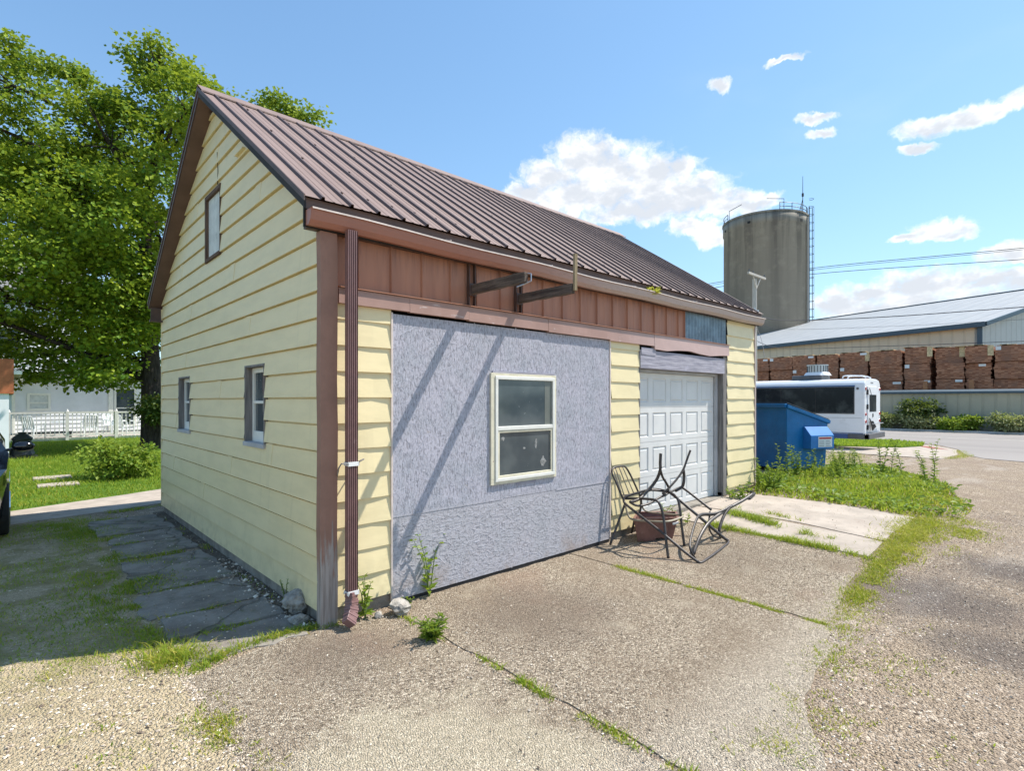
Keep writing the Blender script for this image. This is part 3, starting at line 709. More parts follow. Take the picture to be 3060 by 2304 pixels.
for a_ in ((.607, 1.84, -.016, -.0135, .728, .742), (2.62, 3.566, -.017, -.0135, .728, .742)):
    mb = MB(); mb.box(*a_); mb.build('seam_strip', M['osb'], ga)
# window in the boarding
def ringbox(mb, x0, x1, z0, z1, w, y0, y1, mi=0):
    mb.box(x0, x1, y0, y1, z1-w, z1, mi); mb.box(x0, x1, y0, y1, z0, z0+w, mi)
    mb.box(x0, x0+w, y0, y1, z0+w, z1-w, mi); mb.box(x1-w, x1, y0, y1, z0+w, z1-w, mi)
mb = MB(); ringbox(mb, 1.672, 2.60, .885, 1.975, .052, -.034, -.010); winf = mb.build('window', M['cream'], ga, bevel=.003)
mb = MB(); ringbox(mb, 1.724, 2.572, .912, 1.948, .034, -.044, -.0135)
mb.box(1.758, 2.538, -.042, -.0135, 1.412, 1.452); mb.build('frame', M['white'], winf, bevel=.004)
mb = MB(); ringbox(mb, 1.760, 2.536, .947, 1.410, .022, -.036, -.0135); mb.build('sash', M['cream'], winf, bevel=.003)
mb = MB(); mb.box(1.758, 2.538, -.0235, -.0135, 1.452, 1.914); mb.build('pane', M['glass'], winf)
mb = MB(); mb.box(1.782, 2.514, -.0215, -.0135, .969, 1.388); mb.build('pane', M['glass'], winf)
mb = MB(); mb.box(2.43, 2.537, -.0250, -.0238, 1.453, 1.913); mb.build('pane_band', M['paneband'], winf)  # grey band along the right side of the upper pane
for (x, z, wx, wz) in [(2.30,1.27,.022,.085),(2.41,1.06,.05,.07),(1.84,1.33,.03,.025),(2.13,1.22,.022,.02)]:
    mb = MB(); n = 13; P = [(x+wx*rnd.uniform(.35,1)*math.cos(6.283*i/n), -.0225, z+wz*rnd.uniform(.35,1)*math.sin(6.283*i/n)) for i in range(n)]
    mb.add(P+[(x,-.0235,z)], [(i, (i+1) % n, n) for i in range(n)]); mb.build('torn_paper', M['grime'], winf)
for a_ in ((1.70, 2.58, -.030, -.0135, 1.977, 1.997), (2.02, 2.30, -.02, -.0135, .855, .875)):
    mb = MB(); mb.box(*a_); mb.build('sill_scrap', M['header'], winf)
# brown belt trim, in separate lengths
bx = [(.125,.756,2.460,0),(.758,1.395,2.455,.001),(1.397,2.467,2.447,0),(2.469,3.538,2.437,.002),(3.540,4.498,2.425,.001),(4.500,6.63,2.395,.004)]
for a, b, zb, o_ in bx:
    mb = MB(); n = max(2, int((b-a)/.3))
    for i in range(n):
        u0 = a+(b-a)*i/n; u1 = a+(b-a)*(i+1)/n
        w0 = .004*math.sin(u0*7)+(rnd.uniform(-.012,.012) if a > 4.4 else 0)*0; tw = (.02 if a > 4.4 else .0)
        e0 = zb+tw*math.sin(u0*5.0); e1 = zb+tw*math.sin(u1*5.0)
        mb.hexa([(u0,-.046-o_,e0),(u1,-.046-o_,e1),(u1,.0,e1),(u0,.0,e0),(u0,-.042-o_,2.578),(u1,-.042-o_,2.578),(u1,.0,2.578),(u0,.0,2.578)])
    mb.build('belt_trim', M['trim'], ga)
mb = MB(); mb.hexa([(.125,-.060,2.580),(6.65,-.060,2.580),(6.65,.03,2.590),(.125,.03,2.590),(.125,-.060,2.588),(6.65,-.060,2.588),(6.65,.03,2.604),(.125,.03,2.604)])
mb.build('belt_flashing', M['pan'], ga)
# vertical brown pans
mb = MB(); x = .125; xe = 5.36; k = 0
prof = []
edges = [.125, .315]+[.61+.305*i for i in range(17)]
for a, b in zip(edges[:-1], edges[1:]):
    if a >= xe: break
    b = min(b, xe); cxm = a+.14
    prof += [(a+.002, .008), (a+.012, .014), (a+.05, .018), (cxm, .019), (cxm+.02, .0165), (b-.045, .019), (b-.014, .014), (b-.006, -.006), (b-.001, -.006)]
mb.add([(p[0], p[1], 2.585) for p in prof]+[(p[0], p[1]+.004, 3.06) for p in prof], [(i, i+1, i+1+len(prof), i+len(prof)) for i in range(len(prof)-1)])
mb.build('wall_panel', M['pan'], ga)
mb = MB(); n = 96; prof = [(5.365+1.27*i/n, .004+.011*math.cos(2*math.pi*i/n*14)) for i in range(n+1)]
mb.add([(p[0], p[1], 2.592) for p in prof]+[(p[0], p[1], 3.03) for p in prof], [(i, i+1, i+1+n+1, i+n+1) for i in range(n)])
mb.build('corrugated_panel', M['bluecorr'], ga, smooth=True)
# garage door, jambs, header
mb = MB(); mb.box(4.205, 6.52, -.028, .055, 2.125, 2.362); mb.box(4.215, 4.55, -.034, -.028, 2.30, 2.395); mb.build('header_board', M['header'], ga, bevel=.004)
mb = MB(); mb.box(6.52, 6.645, -.004, .14, .2, 2.40); mb.build('door_jamb', M['greywood'], ga, bevel=.004)
mb = MB(); mb.box(4.195, 4.222, -.010, .14, .2, 2.36); mb.build('door_jamb', M['greywood'], ga, bevel=.004)
mb = MB(); mb.box(6.46, 6.519, .085, .125, .2, 2.124); mb.box(4.223, 6.46, .075, .125, 2.085, 2.124); mb.build('door_stop', M['jamb'], ga, bevel=.003)
dr = MB(); dr.box(4.225, 6.46, .165, .20, .2, 2.12); gd = dr.build('garage_door', M['door'], ga)
for k in range(4):
    z0 = .205+.47*k; z1 = z0+.466; x0, x1 = 4.226, 6.459
    mb = MB(); Y = .128
    nc = 5; cw = (x1-x0)/nc
    xs = [x0]; 
    for c in range(nc): xs += [x0+cw*c+.05, x0+cw*(c+1)-.05]
    xs.append(x1); zs = [z0, z0+.07, z1-.07, z1]
    for i in range(len(xs)-1):
        for j in range(3):
            if i % 2 == 1 and j == 1:
                rect = [(0,0), (.010,.013), (.022,.013), (.036,.003)]
                prev = None
                for ins, dep in rect:
                    q = [(xs[i]+ins,Y+dep,zs[1]+ins),(xs[i+1]-ins,Y+dep,zs[1]+ins),(xs[i+1]-ins,Y+dep,zs[2]-ins),(xs[i]+ins,Y+dep,zs[2]-ins)]
                    if prev:
                        for e in range(4): mb.quad(prev[e], prev[(e+1)%4], q[(e+1)%4], q[e])
                    prev = q
                mb.quad(*prev)
            else:
                mb.quad((xs[i],Y,zs[j]),(xs[i+1],Y,zs[j]),(xs[i+1],Y,zs[j+1]),(xs[i],Y,zs[j+1]))
    mb.quad((x0,Y,z1),(x1,Y,z1),(x1,.164,z1),(x0,.164,z1)); mb.quad((x0,Y,z0),(x0,.164,z0),(x1,.164,z0),(x1,Y,z0))
    mb.build('door_section', M['door'], gd)
# gable windows
for k, (y0, y1, z0, z1) in enumerate(GW):
    if k < 2:
        mb = MB(); d = .15
        mb.box(-.018, d, y1-.022, y1, z0, z1); mb.box(-.018, d, y0, y0+.022, z0, z1); mb.box(-.016, d, y0+.022, y1-.022, z1-.022, z1)
        wf = mb.build('window', M['greywood'], ga, bevel=.003)
        mb = MB(); mb.box(-.03, d, y0-.01, y1+.01, z0-.03, z0+.012); mb.build('sill', M['greywood' if 0 else 'jamb'], wf, bevel=.003)
        mb = MB(); X0, X1 = .05, .10; a, b = y0+.022, y1-.022; s = .05
        mb.box(X0, X1, a, a+s, z0+.012, z1-.022); mb.box(X0, X1, b-s, b, z0+.012, z1-.022)
        mb.box(X0, X1, a+s, b-s, z1-.022-s, z1-.022); mb.box(X0, X1, a+s, b-s, z0+.012, z0+.115)
        zm = (z0+z1)/2+.02; mb.box(X0, X1, a+s, b-s, zm-.014, zm+.014); mb.build('sash', M['white'], wf, bevel=.003)
        for za, zb in ((z0+.115, zm-.014), (zm+.014, z1-.022-s)):
            mb = MB(); mb.box(X0+.018, X0+.024, a+s, b-s, za, zb); mb.build('pane', M['glass'], wf)
    else:
        mb = MB(); d = .12; s = .06
        mb.box(-.02, d, y0, y0+.02, z0, z1); mb.box(-.02, d, y1-s, y1, z0, z1); mb.box(-.02, d, y0+.02, y1-s, z1-.05, z1); mb.box(-.028, d, y0+.02, y1-s, z0, z0+.04)
        wf = mb.build('window', M['brownwood'], ga, bevel=.003)
        mb = MB(); mb.box(.010, .026, y0+.02, y1-s, z0+.04, z1-.05); mb.build('boarded_pane', M['board'], wf)
# cracked seam above the attic window and a stray flap under the rake
mb = MB(); mb.tube([(-.0165, 2.70, 4.13),(-.0165, 2.69, 4.28),(-.0165, 2.72, 4.50)], .004, 5); mb.build('loose_cord', M['black'], ga)
mb = MB(); mb.box(-.05, -.008, 1.72, 1.98, 4.20, 4.212); mb.build('flap', M['siding'], ga)
# roof: deck slab, ribbed sheets, ridge cap
XA, XB = -.17, 7.74
nv = (-.562, .827)
mb = MB()
for sgn in (1, -1):
    cy_ = lambda y: y if sgn > 0 else 5.73-y
    y0, y1 = -.10, 2.865
    P = [(y0, roofz(y0)-.02), (y1, 5.205), (y1, 5.115), (y0, roofz(y0)-.10)]
    mb.extrude([(cy_(p[0]), p[1]) for p in P], 0, XA+.012, XB-.012)
deck = mb.build('roof_deck', M['soffit'], ga)
mb = MB()
for sgn in (1, -1):
    cy_ = lambda y: y if sgn > 0 else 5.73-y
    prof = [(XA, 0)]
    x = .187-.2286
    while x < XB-.05:
        if x > XA+.03:
            prof += [(x-.015, 0), (x-.009, .021), (x+.009, .021), (x+.015, 0)]
            prof += [(x+.024+.052, 0), (x+.024+.058, .004), (x+.024+.066, .004), (x+.024+.072, 0), (x+.15, 0), (x+.156, .004), (x+.164, .004), (x+.170, 0)]
        x += .2286
    prof.append((XB, 0))
    ys_ = np.linspace(-.135, 2.87, 10); V = []
    for y in ys_:
        for (px, h) in prof:
            wv = .004*math.sin(px*3.1+y*2.0)+.003*math.sin(px*1.3)
            V.append((px, cy_(y+nv[0]*h), 3.19+.68*(y+.12)+nv[1]*h+.004+wv*.5))
    k = len(prof)
    for i in range(k-1):
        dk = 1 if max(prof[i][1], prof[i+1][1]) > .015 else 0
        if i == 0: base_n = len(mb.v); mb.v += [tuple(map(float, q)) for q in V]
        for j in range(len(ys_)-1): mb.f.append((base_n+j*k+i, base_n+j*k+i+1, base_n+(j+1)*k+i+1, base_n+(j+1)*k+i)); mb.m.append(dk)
rf = mb.build('roof', [M['roof'], M['ribshade']], ga)
mb = MB(); mb.tube([(0,0,0), (0, nv[0]*.016, nv[1]*.016)], .011, 6); sc0 = None
for y in (.15, .95, 1.75, 2.5):
    x = .187
    while x < XB-.05:
        if sc0 is None: q = sc0 = mb.build('screw', M['darkbrown'], rf)
        else: q = sc0.copy(); col.objects.link(q)
        q.location = (x+.05, y, 3.19+.68*(y+.12)+.004); x += .2286*(1 if y < .3 else 2)
mb = MB()
mb.add([(XA-.01, 2.865-.17, 5.22-.115+.03), (XB, 2.865-.17, 5.22-.115+.03), (XB, 2.865, 5.262), (XA-.01, 2.865, 5.262), (XA-.01, 2.865+.17, 5.22-.115+.03), (XB, 2.865+.17, 5.22-.115+.03),
        (XA-.01, 2.865-.17, 5.22-.115+.015), (XB, 2.865-.17, 5.22-.115+.015)], [(0,1,2,3),(3,2,5,4),(0,6,7,1)])
mb.build('ridge_cap', M['roof'], ga)
# rake boards and metal rake edge on the near gable
for sgn in (1, -1):
    cy_ = lambda y: y if sgn > 0 else 5.73-y
    mb = MB(); P = [(-.11, roofz(-.11)-.015), (2.865, 5.208), (2.865, 5.128), (-.11, roofz(-.11)-.095)]
    mb.extrude([(cy_(p[0]), p[1]) for p in P], 0, XA-.002, XA+.012); mb.build('rake_board', M['black' if sgn > 0 else 'darkbrown'], ga)
    mb = MB(); P = [(-.13, roofz(-.13)+.012), (2.865, 5.236), (2.865, 5.19), (-.13, roofz(-.13)-.034)]
    mb.extrude([(cy_(p[0]), p[1]) for p in P], 0, XA-.012, XA-.002); mb.build('rake_edge', M['darkbrown'], ga)
# dark fascia, soffit, gutters
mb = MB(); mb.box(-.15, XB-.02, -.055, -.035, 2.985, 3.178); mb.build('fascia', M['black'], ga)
mb = MB(); mb.box(-.12, XB-.05, -.035, .03, 2.988, 3.004); mb.build('soffit', M['darkbrown'], ga)
mb = MB(); mb.box(-.15, XB-.02, 5.755, 5.775, 2.93, 3.12); mb.box(-.17, XB, 5.70, 5.775, 2.90, 2.93); mb.build('fascia', M['darkbrown'], ga)
def gutter_profile(x0, x1, ysgn, name):
    mb = MB(); P = [(-.058, 3.105), (-.058, 2.993), (-.105, 2.990), (-.138, 3.022), (-.150, 3.060), (-.158, 3.098), (-.170, 3.100)]
    T = [(p[0]+.004, p[1]+.004) for p in P]
    n = 20; V = []; k = len(P)
    for i in range(n+1):
        x = x0+(x1-x0)*i/n; sag = .006*math.sin(i*1.3)-.008*math.sin(math.pi*i/n)
        V += [(x, p[0] if ysgn > 0 else 5.73-p[0], p[1]+sag) for p in P]
    mb.add(V, [(i*k+j, (i+1)*k+j, (i+1)*k+j+1, i*k+j+1) for i in range(n) for j in range(k-1)])
    o = mb.build(name, M['gutter'], ga)
    so_ = o.modifiers.new('solid', 'SOLIDIFY'); so_.thickness = .0025
    return o, P
gut, GP = gutter_profile(-.135, 7.735, 1, 'gutter')
for x in (-.137, 7.7355):
    mb = MB(); mb.extrude(GP, 0, x-.0015, x+.0015); mb.build('end_cap', M['gutter'], gut)
mb = MB(); V = []
for i in range(21):
    x = -.135+7.87*i/20; sag = .006*math.sin(i*1.3)-.008*math.sin(math.pi*i/20)
    V += [(x, -.155, 3.104+sag), (x, -.174, 3.104+sag), (x, -.174, 3.092+sag)]
mb.add(V, [(i*3+j, (i+1)*3+j, (i+1)*3+j+1, i*3+j+1) for i in range(20) for j in range(2)])
mb.build('gutter_lip', M['lip'], gut)
for x in (.32, 1.1, 2.4, 3.9, 5.4):
    mb = MB(); mb.tube([(x, -.165, 3.108), (x-.01, -.10, 3.125), (x-.02, -.05, 3.185)], .006, 5); mb.build('hanger', M['lip'], gut)
gutter_profile(-.1, 7.7, -1, 'gutter')
# downspout with grooves, straps and elbow
mb = MB(); prof = []
for i in range(5):
    u = .142+.078*i/5; prof += [(u, -.165), (u+.0076, -.165), (u+.0090, -.150), (u+.0146, -.150)]
prof += [(.220, -.165), (.223, -.160), (.223, -.107), (.142, -.107)]
mb.extrude(prof, 2, .24, 3.0)
dn = mb.build('downspout', M['down'], ga)
mb = MB(); path = [(.179,-.140,.25),(.178,-.145,.20),(.172,-.157,.15),(.155,-.182,.105),(.13,-.212,.075),(.105,-.242,.055)]
for i in range(len(path)-1):
    for q in range(3):
        a = Vector(path[i]).lerp(Vector(path[i+1]), q/3); b = Vector(path[i]).lerp(Vector(path[i+1]), (q+1)/3); e = .006*(q == 1)
        mb.bar(a, b, .084+e, .062+e, (.45,-.6,.6))
mb.build('elbow', M['down'], dn, bevel=.003)
for z in (1.225, .245):
    mb = MB(); mb.box(.138, .227, -.171, -.166, z-.016, z+.016); mb.box(.136, .141, -.171, -.10, z-.013, z+.013); mb.box(.224, .229, -.171, -.10, z-.013, z+.013); mb.build('strap', M['strap'], dn)
for a_ in ([(.137,-.169,1.225),(.085,-.17,1.235),(.072,-.15,1.20),(.12,-.012,1.10)], [(.228,-.169,1.24),(.27,-.16,1.255),(.30,-.012,1.22)]):
    mb = MB(); mb.tube(a_, .006, 5); mb.build('strap_tail', M['greywood'], dn)
# two bracket beams sticking out above the boarding
for k, (x, z) in enumerate(((1.452, 2.745), (2.055, 2.735))):
    mb = MB(); prev = None
    for i in range(6):
        y0 = -.02-.72*i/6; y1 = -.02-.72*(i+1)/6
        j = lambda q: .004*math.sin(q*23+k)
        mb.hexa([(x-.023+j(y1),y1,z-.045),(x+.023,y1,z-.045+j(y1)),(x+.023,y0,z-.045+j(y0)),(x-.023+j(y0),y0,z-.045),(x-.023+j(y1),y1,z+.045),(x+.023,y1,z+.045-j(y1)),(x+.023,y0,z+.045-j(y0)),(x-.023+j(y0),y0,z+.045)])
    bm_ = mb.build('bracket_beam', M['beam'], ga, bevel=.004)
    for a_ in ((x-.044, x-.034, -.030, .01, 2.60, 2.99), (x+.030, x+.040, -.026, .01, 2.60, 2.99), (x-.050, x+.034, -.044, -.030, z-.06, z+.055)):
        mb = MB(); mb.box(*a_); mb.build('hanger_plate', M['darkbrown'], bm_, bevel=.002)
    if k == 0:
        mb = MB(); mb.tube([(x+.03,-.69,z+.05),(x+.04,-.76,z+.03),(x+.035,-.765,z-.03),(x,-.72,z-.055),(x-.03,-.66,z-.075)], .006, 6); mb.build('wire_hook', M['steel'], bm_)
    else:
        mb = MB(); mb.bar((x+.01,-.755,2.715),(x+.01,-.758,3.05), .036, .022, (0,-1,0)); mb.build('upright_stick', M['stick'], bm_)
        mb = MB(); mb.tube([(x+.01,-.76,2.80),(x+.06,-.72,2.79),(x+.08,-.70,2.76)], .005, 5); mb.build('wire_hook', M['steel'], bm_)

# ------------------------------------------------------------------ two discarded metal chair frames and a planter
def smooth_path(P, n=5):
    P = [Vector(p) for p in P]; out = []
    for i in range(len(P)-1):
        p0 = P[max(i-1,0)]; p1 = P[i]; p2 = P[i+1]; p3 = P[min(i+2,len(P)-1)]
        for k in range(n):
            u = k/n
            out.append(.5*((2*p1)+(p2-p0)*u+(2*p0-5*p1+4*p2-p3)*u*u+(3*p1-3*p2+p3-p0)*u**3))
    out.append(P[-1]); return out
ca = thing('patio_chair', 'upright dark metal patio chair frame with pale back straps against siding', 'chair frame', (3.75,-.45,0))
def tubes(par, name, P, r=.011, m='chair', n=7, flat=None):
    mb = MB(); mb.tube(smooth_path(P), r, n, flat=flat); return mb.build(name, M[m], par, smooth=True)
tubes(ca,'back_frame',[(3.667,-.17,.474),(3.628,-.14,.583),(3.582,-.1,.727),(3.548,-.07,.824),(3.565,-.055,.875),(3.631,-.05,.899),(3.794,-.05,.9),(3.86,-.055,.867),(3.92,-.08,.765),(3.991,-.12,.6),(4.033,-.15,.486)],0.0120)
bsl = [((3.641,-.05,.892),(3.703,-.13,.561)),((3.712,-.05,.894),(3.806,-.13,.573)),((3.784,-.05,.895),(3.901,-.13,.568)),((3.607,-.05,.864),(3.642,-.13,.604))]
for a, b in bsl: tubes(ca,'back_strap',[a,b],.008,'strapw',6)
tubes(ca,'lower_rail',[(3.652,-.14,.57),(3.8,-.14,.565),(4.005,-.13,.57)],.008)
tubes(ca,'seat_frame',[(3.652,-.18,.477),(3.657,-.22,.345),(3.645,-.3,.305),(3.63,-.5,.323),(3.652,-.72,.35),(3.814,-.75,.353),(4.03,-.72,.36),(4.10,-.5,.335),(4.09,-.25,.32),(4.062,-.16,.359),(4.033,-.15,.486)],0.0120,'strapw')
tubes(ca,'arm',[(3.636,-.17,.538),(3.614,-.25,.551),(3.618,-.4,.571),(3.545,-.62,.598),(3.53,-.7,.588),(3.54,-.74,.514),(3.533,-.78,.356),(3.497,-.82,.205),(3.482,-.86,.004)],0.0150)
tubes(ca,'arm',[(4.001,-.15,.528),(4.09,-.25,.60),(4.02,-.4,.63),(4.02,-.55,.613),(4.001,-.66,.57),(3.999,-.7,.446),(3.991,-.73,.242),(3.977,-.77,.028)],0.0150)
tubes(ca,'leg',[(3.667,-.17,.474),(3.614,-.15,.347),(3.44,-.12,.012)],0.0143)
tubes(ca,'leg',[(4.033,-.15,.486),(4.027,-.14,.336),(3.977,-.1,.237),(3.956,-.06,.05)],0.0143)
cb_ = thing('patio_chair', 'dark metal chair frame lying overturned with curved legs in the air', 'chair frame', (4.1,-.9,0))
tubes(cb_,'side_rail',[(3.566,-.22,.536),(3.554,-.25,.5),(3.517,-.4,.439),(3.496,-.74,.278),(3.535,-1.02,.097),(3.554,-1.17,.014)],0.0175,flat=.8)
tubes(cb_,'cross_rail',[(3.554,-1.17,.014),(3.59,-1.195,.014),(3.906,-1.17,.035),(4.328,-1.11,.055),(4.416,-1.08,.07)],0.0137)
tubes(cb_,'side_rail',[(4.416,-1.08,.07),(4.332,-1.03,.14),(4.172,-.84,.355),(4.127,-.62,.519),(4.103,-.5,.603)],0.0175)
tubes(cb_,'cross_rail',[(3.566,-.22,.536),(3.596,-.22,.567),(3.725,-.3,.61),(3.868,-.4,.642),(4.103,-.5,.603)],0.0150)
tubes(cb_,'side_rail',[(4.122,-.42,.554),(4.307,-.42,.582),(4.474,-.42,.604),(4.507,-.45,.601),(4.52,-.6,.511),(4.567,-.8,.366)],0.0150)
tubes(cb_,'leg',[(3.647,-1.08,.02),(3.599,-1.06,.103),(3.65,-1.02,.161),(3.831,-.95,.249),(4.062,-.88,.349),(4.229,-.86,.368),(4.419,-.9,.353),(4.593,-.94,.377),(4.763,-.96,.418)],0.0208,flat=.6)
tubes(cb_,'leg',[(3.762,-1.0,.025),(3.951,-.97,.165),(4.206,-.94,.279),(4.46,-.93,.334),(4.784,-.95,.401),(5.024,-.98,.449),(5.285,-1.0,.507)],0.0208,flat=.6)
tubes(cb_,'leg',[(4.763,-.96,.418),(4.611,-.95,.339),(4.475,-.96,.229),(4.422,-.97,.155),(4.495,-.95,.075)],0.0182)
tubes(cb_,'brace',[(4.431,-.85,.374),(4.308,-.9,.268),(4.274,-.93,.184),(4.32,-.95,.122),(4.424,-.96,.085),(4.508,-.95,.09)],0.0108)
tubes(cb_,'leg',[(4.386,-.62,1.096),(4.332,-.61,1.001),(4.255,-.6,.872),(4.15,-.58,.77),(4.02,-.55,.672),(3.947,-.5,.597)],0.0221,flat=.6)
tubes(cb_,'leg',[(4.255,-.6,.872),(4.273,-.6,.785),(4.262,-.6,.713),(4.254,-.58,.656),(4.173,-.54,.612)],0.0182)
tubes(cb_,'leg',[(3.915,-.5,1.082),(3.904,-.5,.976),(3.904,-.5,.893),(3.914,-.46,.793),(3.88,-.42,.708),(3.804,-.4,.649),(3.689,-.4,.591),(3.577,-.4,.558),(3.438,-.4,.553)],0.0182)
tubes(cb_,'leg',[(3.908,-.5,.886),(3.958,-.5,.793),(4.047,-.5,.706),(4.087,-.5,.647),(4.047,-.5,.585),(3.882,-.5,.563),(3.702,-.48,.513),(3.584,-.45,.499),(3.508,-.42,.512),(3.448,-.4,.546)],0.0143)
# broken plastic planter: four thin tapering walls and a floor
pl = thing('planter_box', 'broken brown plastic planter box under the chair frames', 'planter', (4.1,-.32,.05))
bot = [(3.74,-.30,.07),(4.14,-.52,.09),(4.42,-.32,.12),(4.06,-.12,.10)]; top = [(3.66,-.30,.305),(4.20,-.56,.285),(4.53,-.34,.275),(4.06,-.08,.30)]
mb = MB()
for i in range(4):
    a, b = bot[i], bot[(i+1)%4]; c, d = top[(i+1)%4], top[i]
    n = 6
    for k in range(n):
        f0, f1 = k/n, (k+1)/n
        lp = lambda p, q, f: tuple(p[m]+(q[m]-p[m])*f for m in range(3))
        lo0, lo1 = lp(a,b,f0), lp(a,b,f1)
        if i < 2: lo0 = (lo0[0],lo0[1],lo0[2]-.05+rnd.uniform(-.03,.03)); lo1 = (lo1[0],lo1[1],lo1[2]-.05+rnd.uniform(-.03,.03))
        mb.quad(lo0, lo1, lp(d,c,f1), lp(d,c,f0))
mb.quad(*bot)
o = mb.build('body', M['terracotta'], pl); s_ = o.modifiers.new('solid','SOLIDIFY'); s_.thickness = .006
mb = MB()
for i in range(4): mb.bar((top[i][0],top[i][1],top[i][2]+.003), (top[(i+1)%4][0],top[(i+1)%4][1],top[(i+1)%4][2]+.003), .03, .014)
mb.build('rim', M['terracotta'], pl, bevel=.004)
mb = MB(); mb.bar((4.12,-.535,.22),(4.19,-.57,.235),.02,.02); mb.build('tag', M['paper'], pl)

# ------------------------------------------------------------------ dumpster
DX, DY = 10.2, .40
gzd = .17
du = thing('dumpster', 'blue slant-top dumpster standing beside the garage', 'dumpster', (DX, DY, gzd))
DW = 1.14
side = [(DX, gzd+.08), (DX+DW-.08, gzd+.08), (DX+DW, gzd+1.10), (DX, gzd+1.44)]
mb = MB(); mb.extrude(side, 1, DY, DY+2.0); body = mb.build('body', M['dump'], du, bevel=.012)
mb = MB()   # reinforcing rim and posts
for y in (DY-.03, DY+1.99):
    mb.bar((DX-.01, y+.02, gzd+1.42), (DX+DW+.03, y+.02, gzd+1.07), .06, .07)
mb.bar((DX-.02, DY, gzd+1.43), (DX-.02, DY+2.0, gzd+1.43), .07, .08)
mb.bar((DX+DW+.02, DY, gzd+1.06), (DX+DW+.02, DY+2.0, gzd+1.06), .05, .06)
mb.build('rim', M['dump'], du, bevel=.008)
mb = MB(); mb.hexa([(DX+.02,DY+.01,gzd+1.475),(DX+DW+.06,DY+.01,gzd+1.105),(DX+DW+.06,DY+1.99,gzd+1.105),(DX+.02,DY+1.99,gzd+1.475),(DX+.02,DY+.01,gzd+1.50),(DX+DW+.06,DY+.01,gzd+1.13),(DX+DW+.06,DY+1.99,gzd+1.13),(DX+.02,DY+1.99,gzd+1.50)])
for k in range(5):
    y = DY+.2+.4*k; mb.bar((DX+.1,y,gzd+1.48),(DX+DW,y,gzd+1.16), .05, .03)
mb.build('lid', M['lid'], du, bevel=.006)
mb = MB()   # fork pocket with sloping hood
mb.extrude([(DY-.20, gzd+.52), (DY, gzd+.52), (DY, gzd+.98), (DY-.04, gzd+.98), (DY-.20, gzd+.80)], 0, DX+.44, DX+1.08)
pk = mb.build('fork_pocket', M['dumpl'], du, bevel=.008)
mb = MB(); mb.box(DX+.64, DX+1.02, DY-.2035, DY-.2005, gzd+.555, gzd+.775); st = mb.build('warning_label', M['sticker'], pk)
mb = MB(); mb.box(DX+.66, DX+1.00, DY-.2055, DY-.2036, gzd+.725, gzd+.760); mb.build('red_heading', M['red'], st)
mb = MB()
for q in range(4):
    mb.box(DX+.66, DX+.80, DY-.2055, DY-.2036, gzd+.575+q*.034, gzd+.588+q*.034); mb.box(DX+.84, DX+.84+.14-.03*(q % 2), DY-.2055, DY-.2036, gzd+.575+q*.034, gzd+.588+q*.034)
mb.build('small_print', M['greyprint'], st)
for y in (DY+.1, DY+1.75):
    mb = MB(); mb.box(DX+.1, DX+1.0, y, y+.15, gzd-.03, gzd+.08); mb.build('skid', M['dump'], du)
du.rotation_euler = (0, 0, R(-24))

# ------------------------------------------------------------------ shuttle bus
BX, BY = 23.73, 2.38
gb = -.29
bu = thing('shuttle_bus', 'white shuttle bus with long dark window and blue stripes', 'bus', (BX, BY, gb))
Lb, Wb = 8.2, 2.36
xsec = [(BX+.02, .12), (BX, .55), (BX, 2.10), (BX+.05, 2.42), (BX+.20, 2.56), (BX+.6, 2.62), (BX+Wb-.6, 2.62), (BX+Wb-.2, 2.56), (BX+Wb-.05, 2.42), (BX+Wb, 2.10), (BX+Wb, .55), (BX+Wb-.02, .12)]
mb = MB(); mb.extrude([(p[0], p[1]) for p in xsec], 1, BY, BY+Lb); bb = mb.build('body', M['bus'], bu, bevel=.04)
mb = MB(); mb.box(BX-.008, BX+.02, BY+.40, BY+7.4, 1.19, 2.23); bw = mb.build('side_window', M['busglass'], bu, bevel=.006)
mb = MB()
for q in range(1, 5): mb.box(BX-.012, BX-.007, BY+.40+1.42*q, BY+.42+1.42*q, 1.2, 2.22)
mb.build('window_divider', M['rubber'], bw)
for a_ in ((BX-.004, BX+.03, BY+.35, BY+Lb, 2.285, 2.335), (BX-.006, BX+.01, BY+.05, BY+Lb, .13, .33), (BX-.007, BX+.01, BY+.05, BY+Lb, .352, .375)):
    mb = MB(); mb.box(*a_); mb.build('stripe', M['busblue'], bu)
for z0, z1, y0, y1 in ((.98,.99,.1,Lb),(.42,2.2,3.1,3.115),(.42,.98,5.6,5.615)):
    mb = MB(); mb.box(BX-.003, BX+.01, BY+y0, BY+y1, z0, z1); mb.build('panel_seam', M['grille'], bu)
mb = MB(); ringbox(mb, BY+.36, BY+7.44, 1.15, 2.27, .035, 0, 1)
mb.v = [(BX-.010+.02*q[1], q[0], q[2]) for q in mb.v]; mb.build('window_gasket', M['rubber'], bw)
mb = MB(); mb.box(BX-.04, BX+Wb+.04, BY-.17, BY+.02, .13, .36); mb.box(BX-.04, BX+.02, BY-.17, BY+.6, .13, .34); mb.build('bumper', M['bumper'], bu, bevel=.03)
mb = MB(); mb.box(BX+.35, BX+1.72, BY-.035, BY+.0, .40, 2.30); rd = mb.build('rear_door', M['bus'], bu, bevel=.02)
mb = MB(); mb.box(BX+.55, BX+1.55, BY-.045, BY-.03, 1.24, 1.95); mb.build('rear_window', M['busglass'], rd, bevel=.02)
mb = MB(); mb.box(BX+.98, BX+1.10, BY-.05, BY-.034, 1.02, 1.16); mb.build('handle', M['rubber'], rd)
for z in (.6, 1.45, 2.05):
    mb = MB(); mb.box(BX+.27, BX+.36, BY-.055, BY-.0, z-.10, z+.10); mb.build('hinge', M['rubber'], rd)
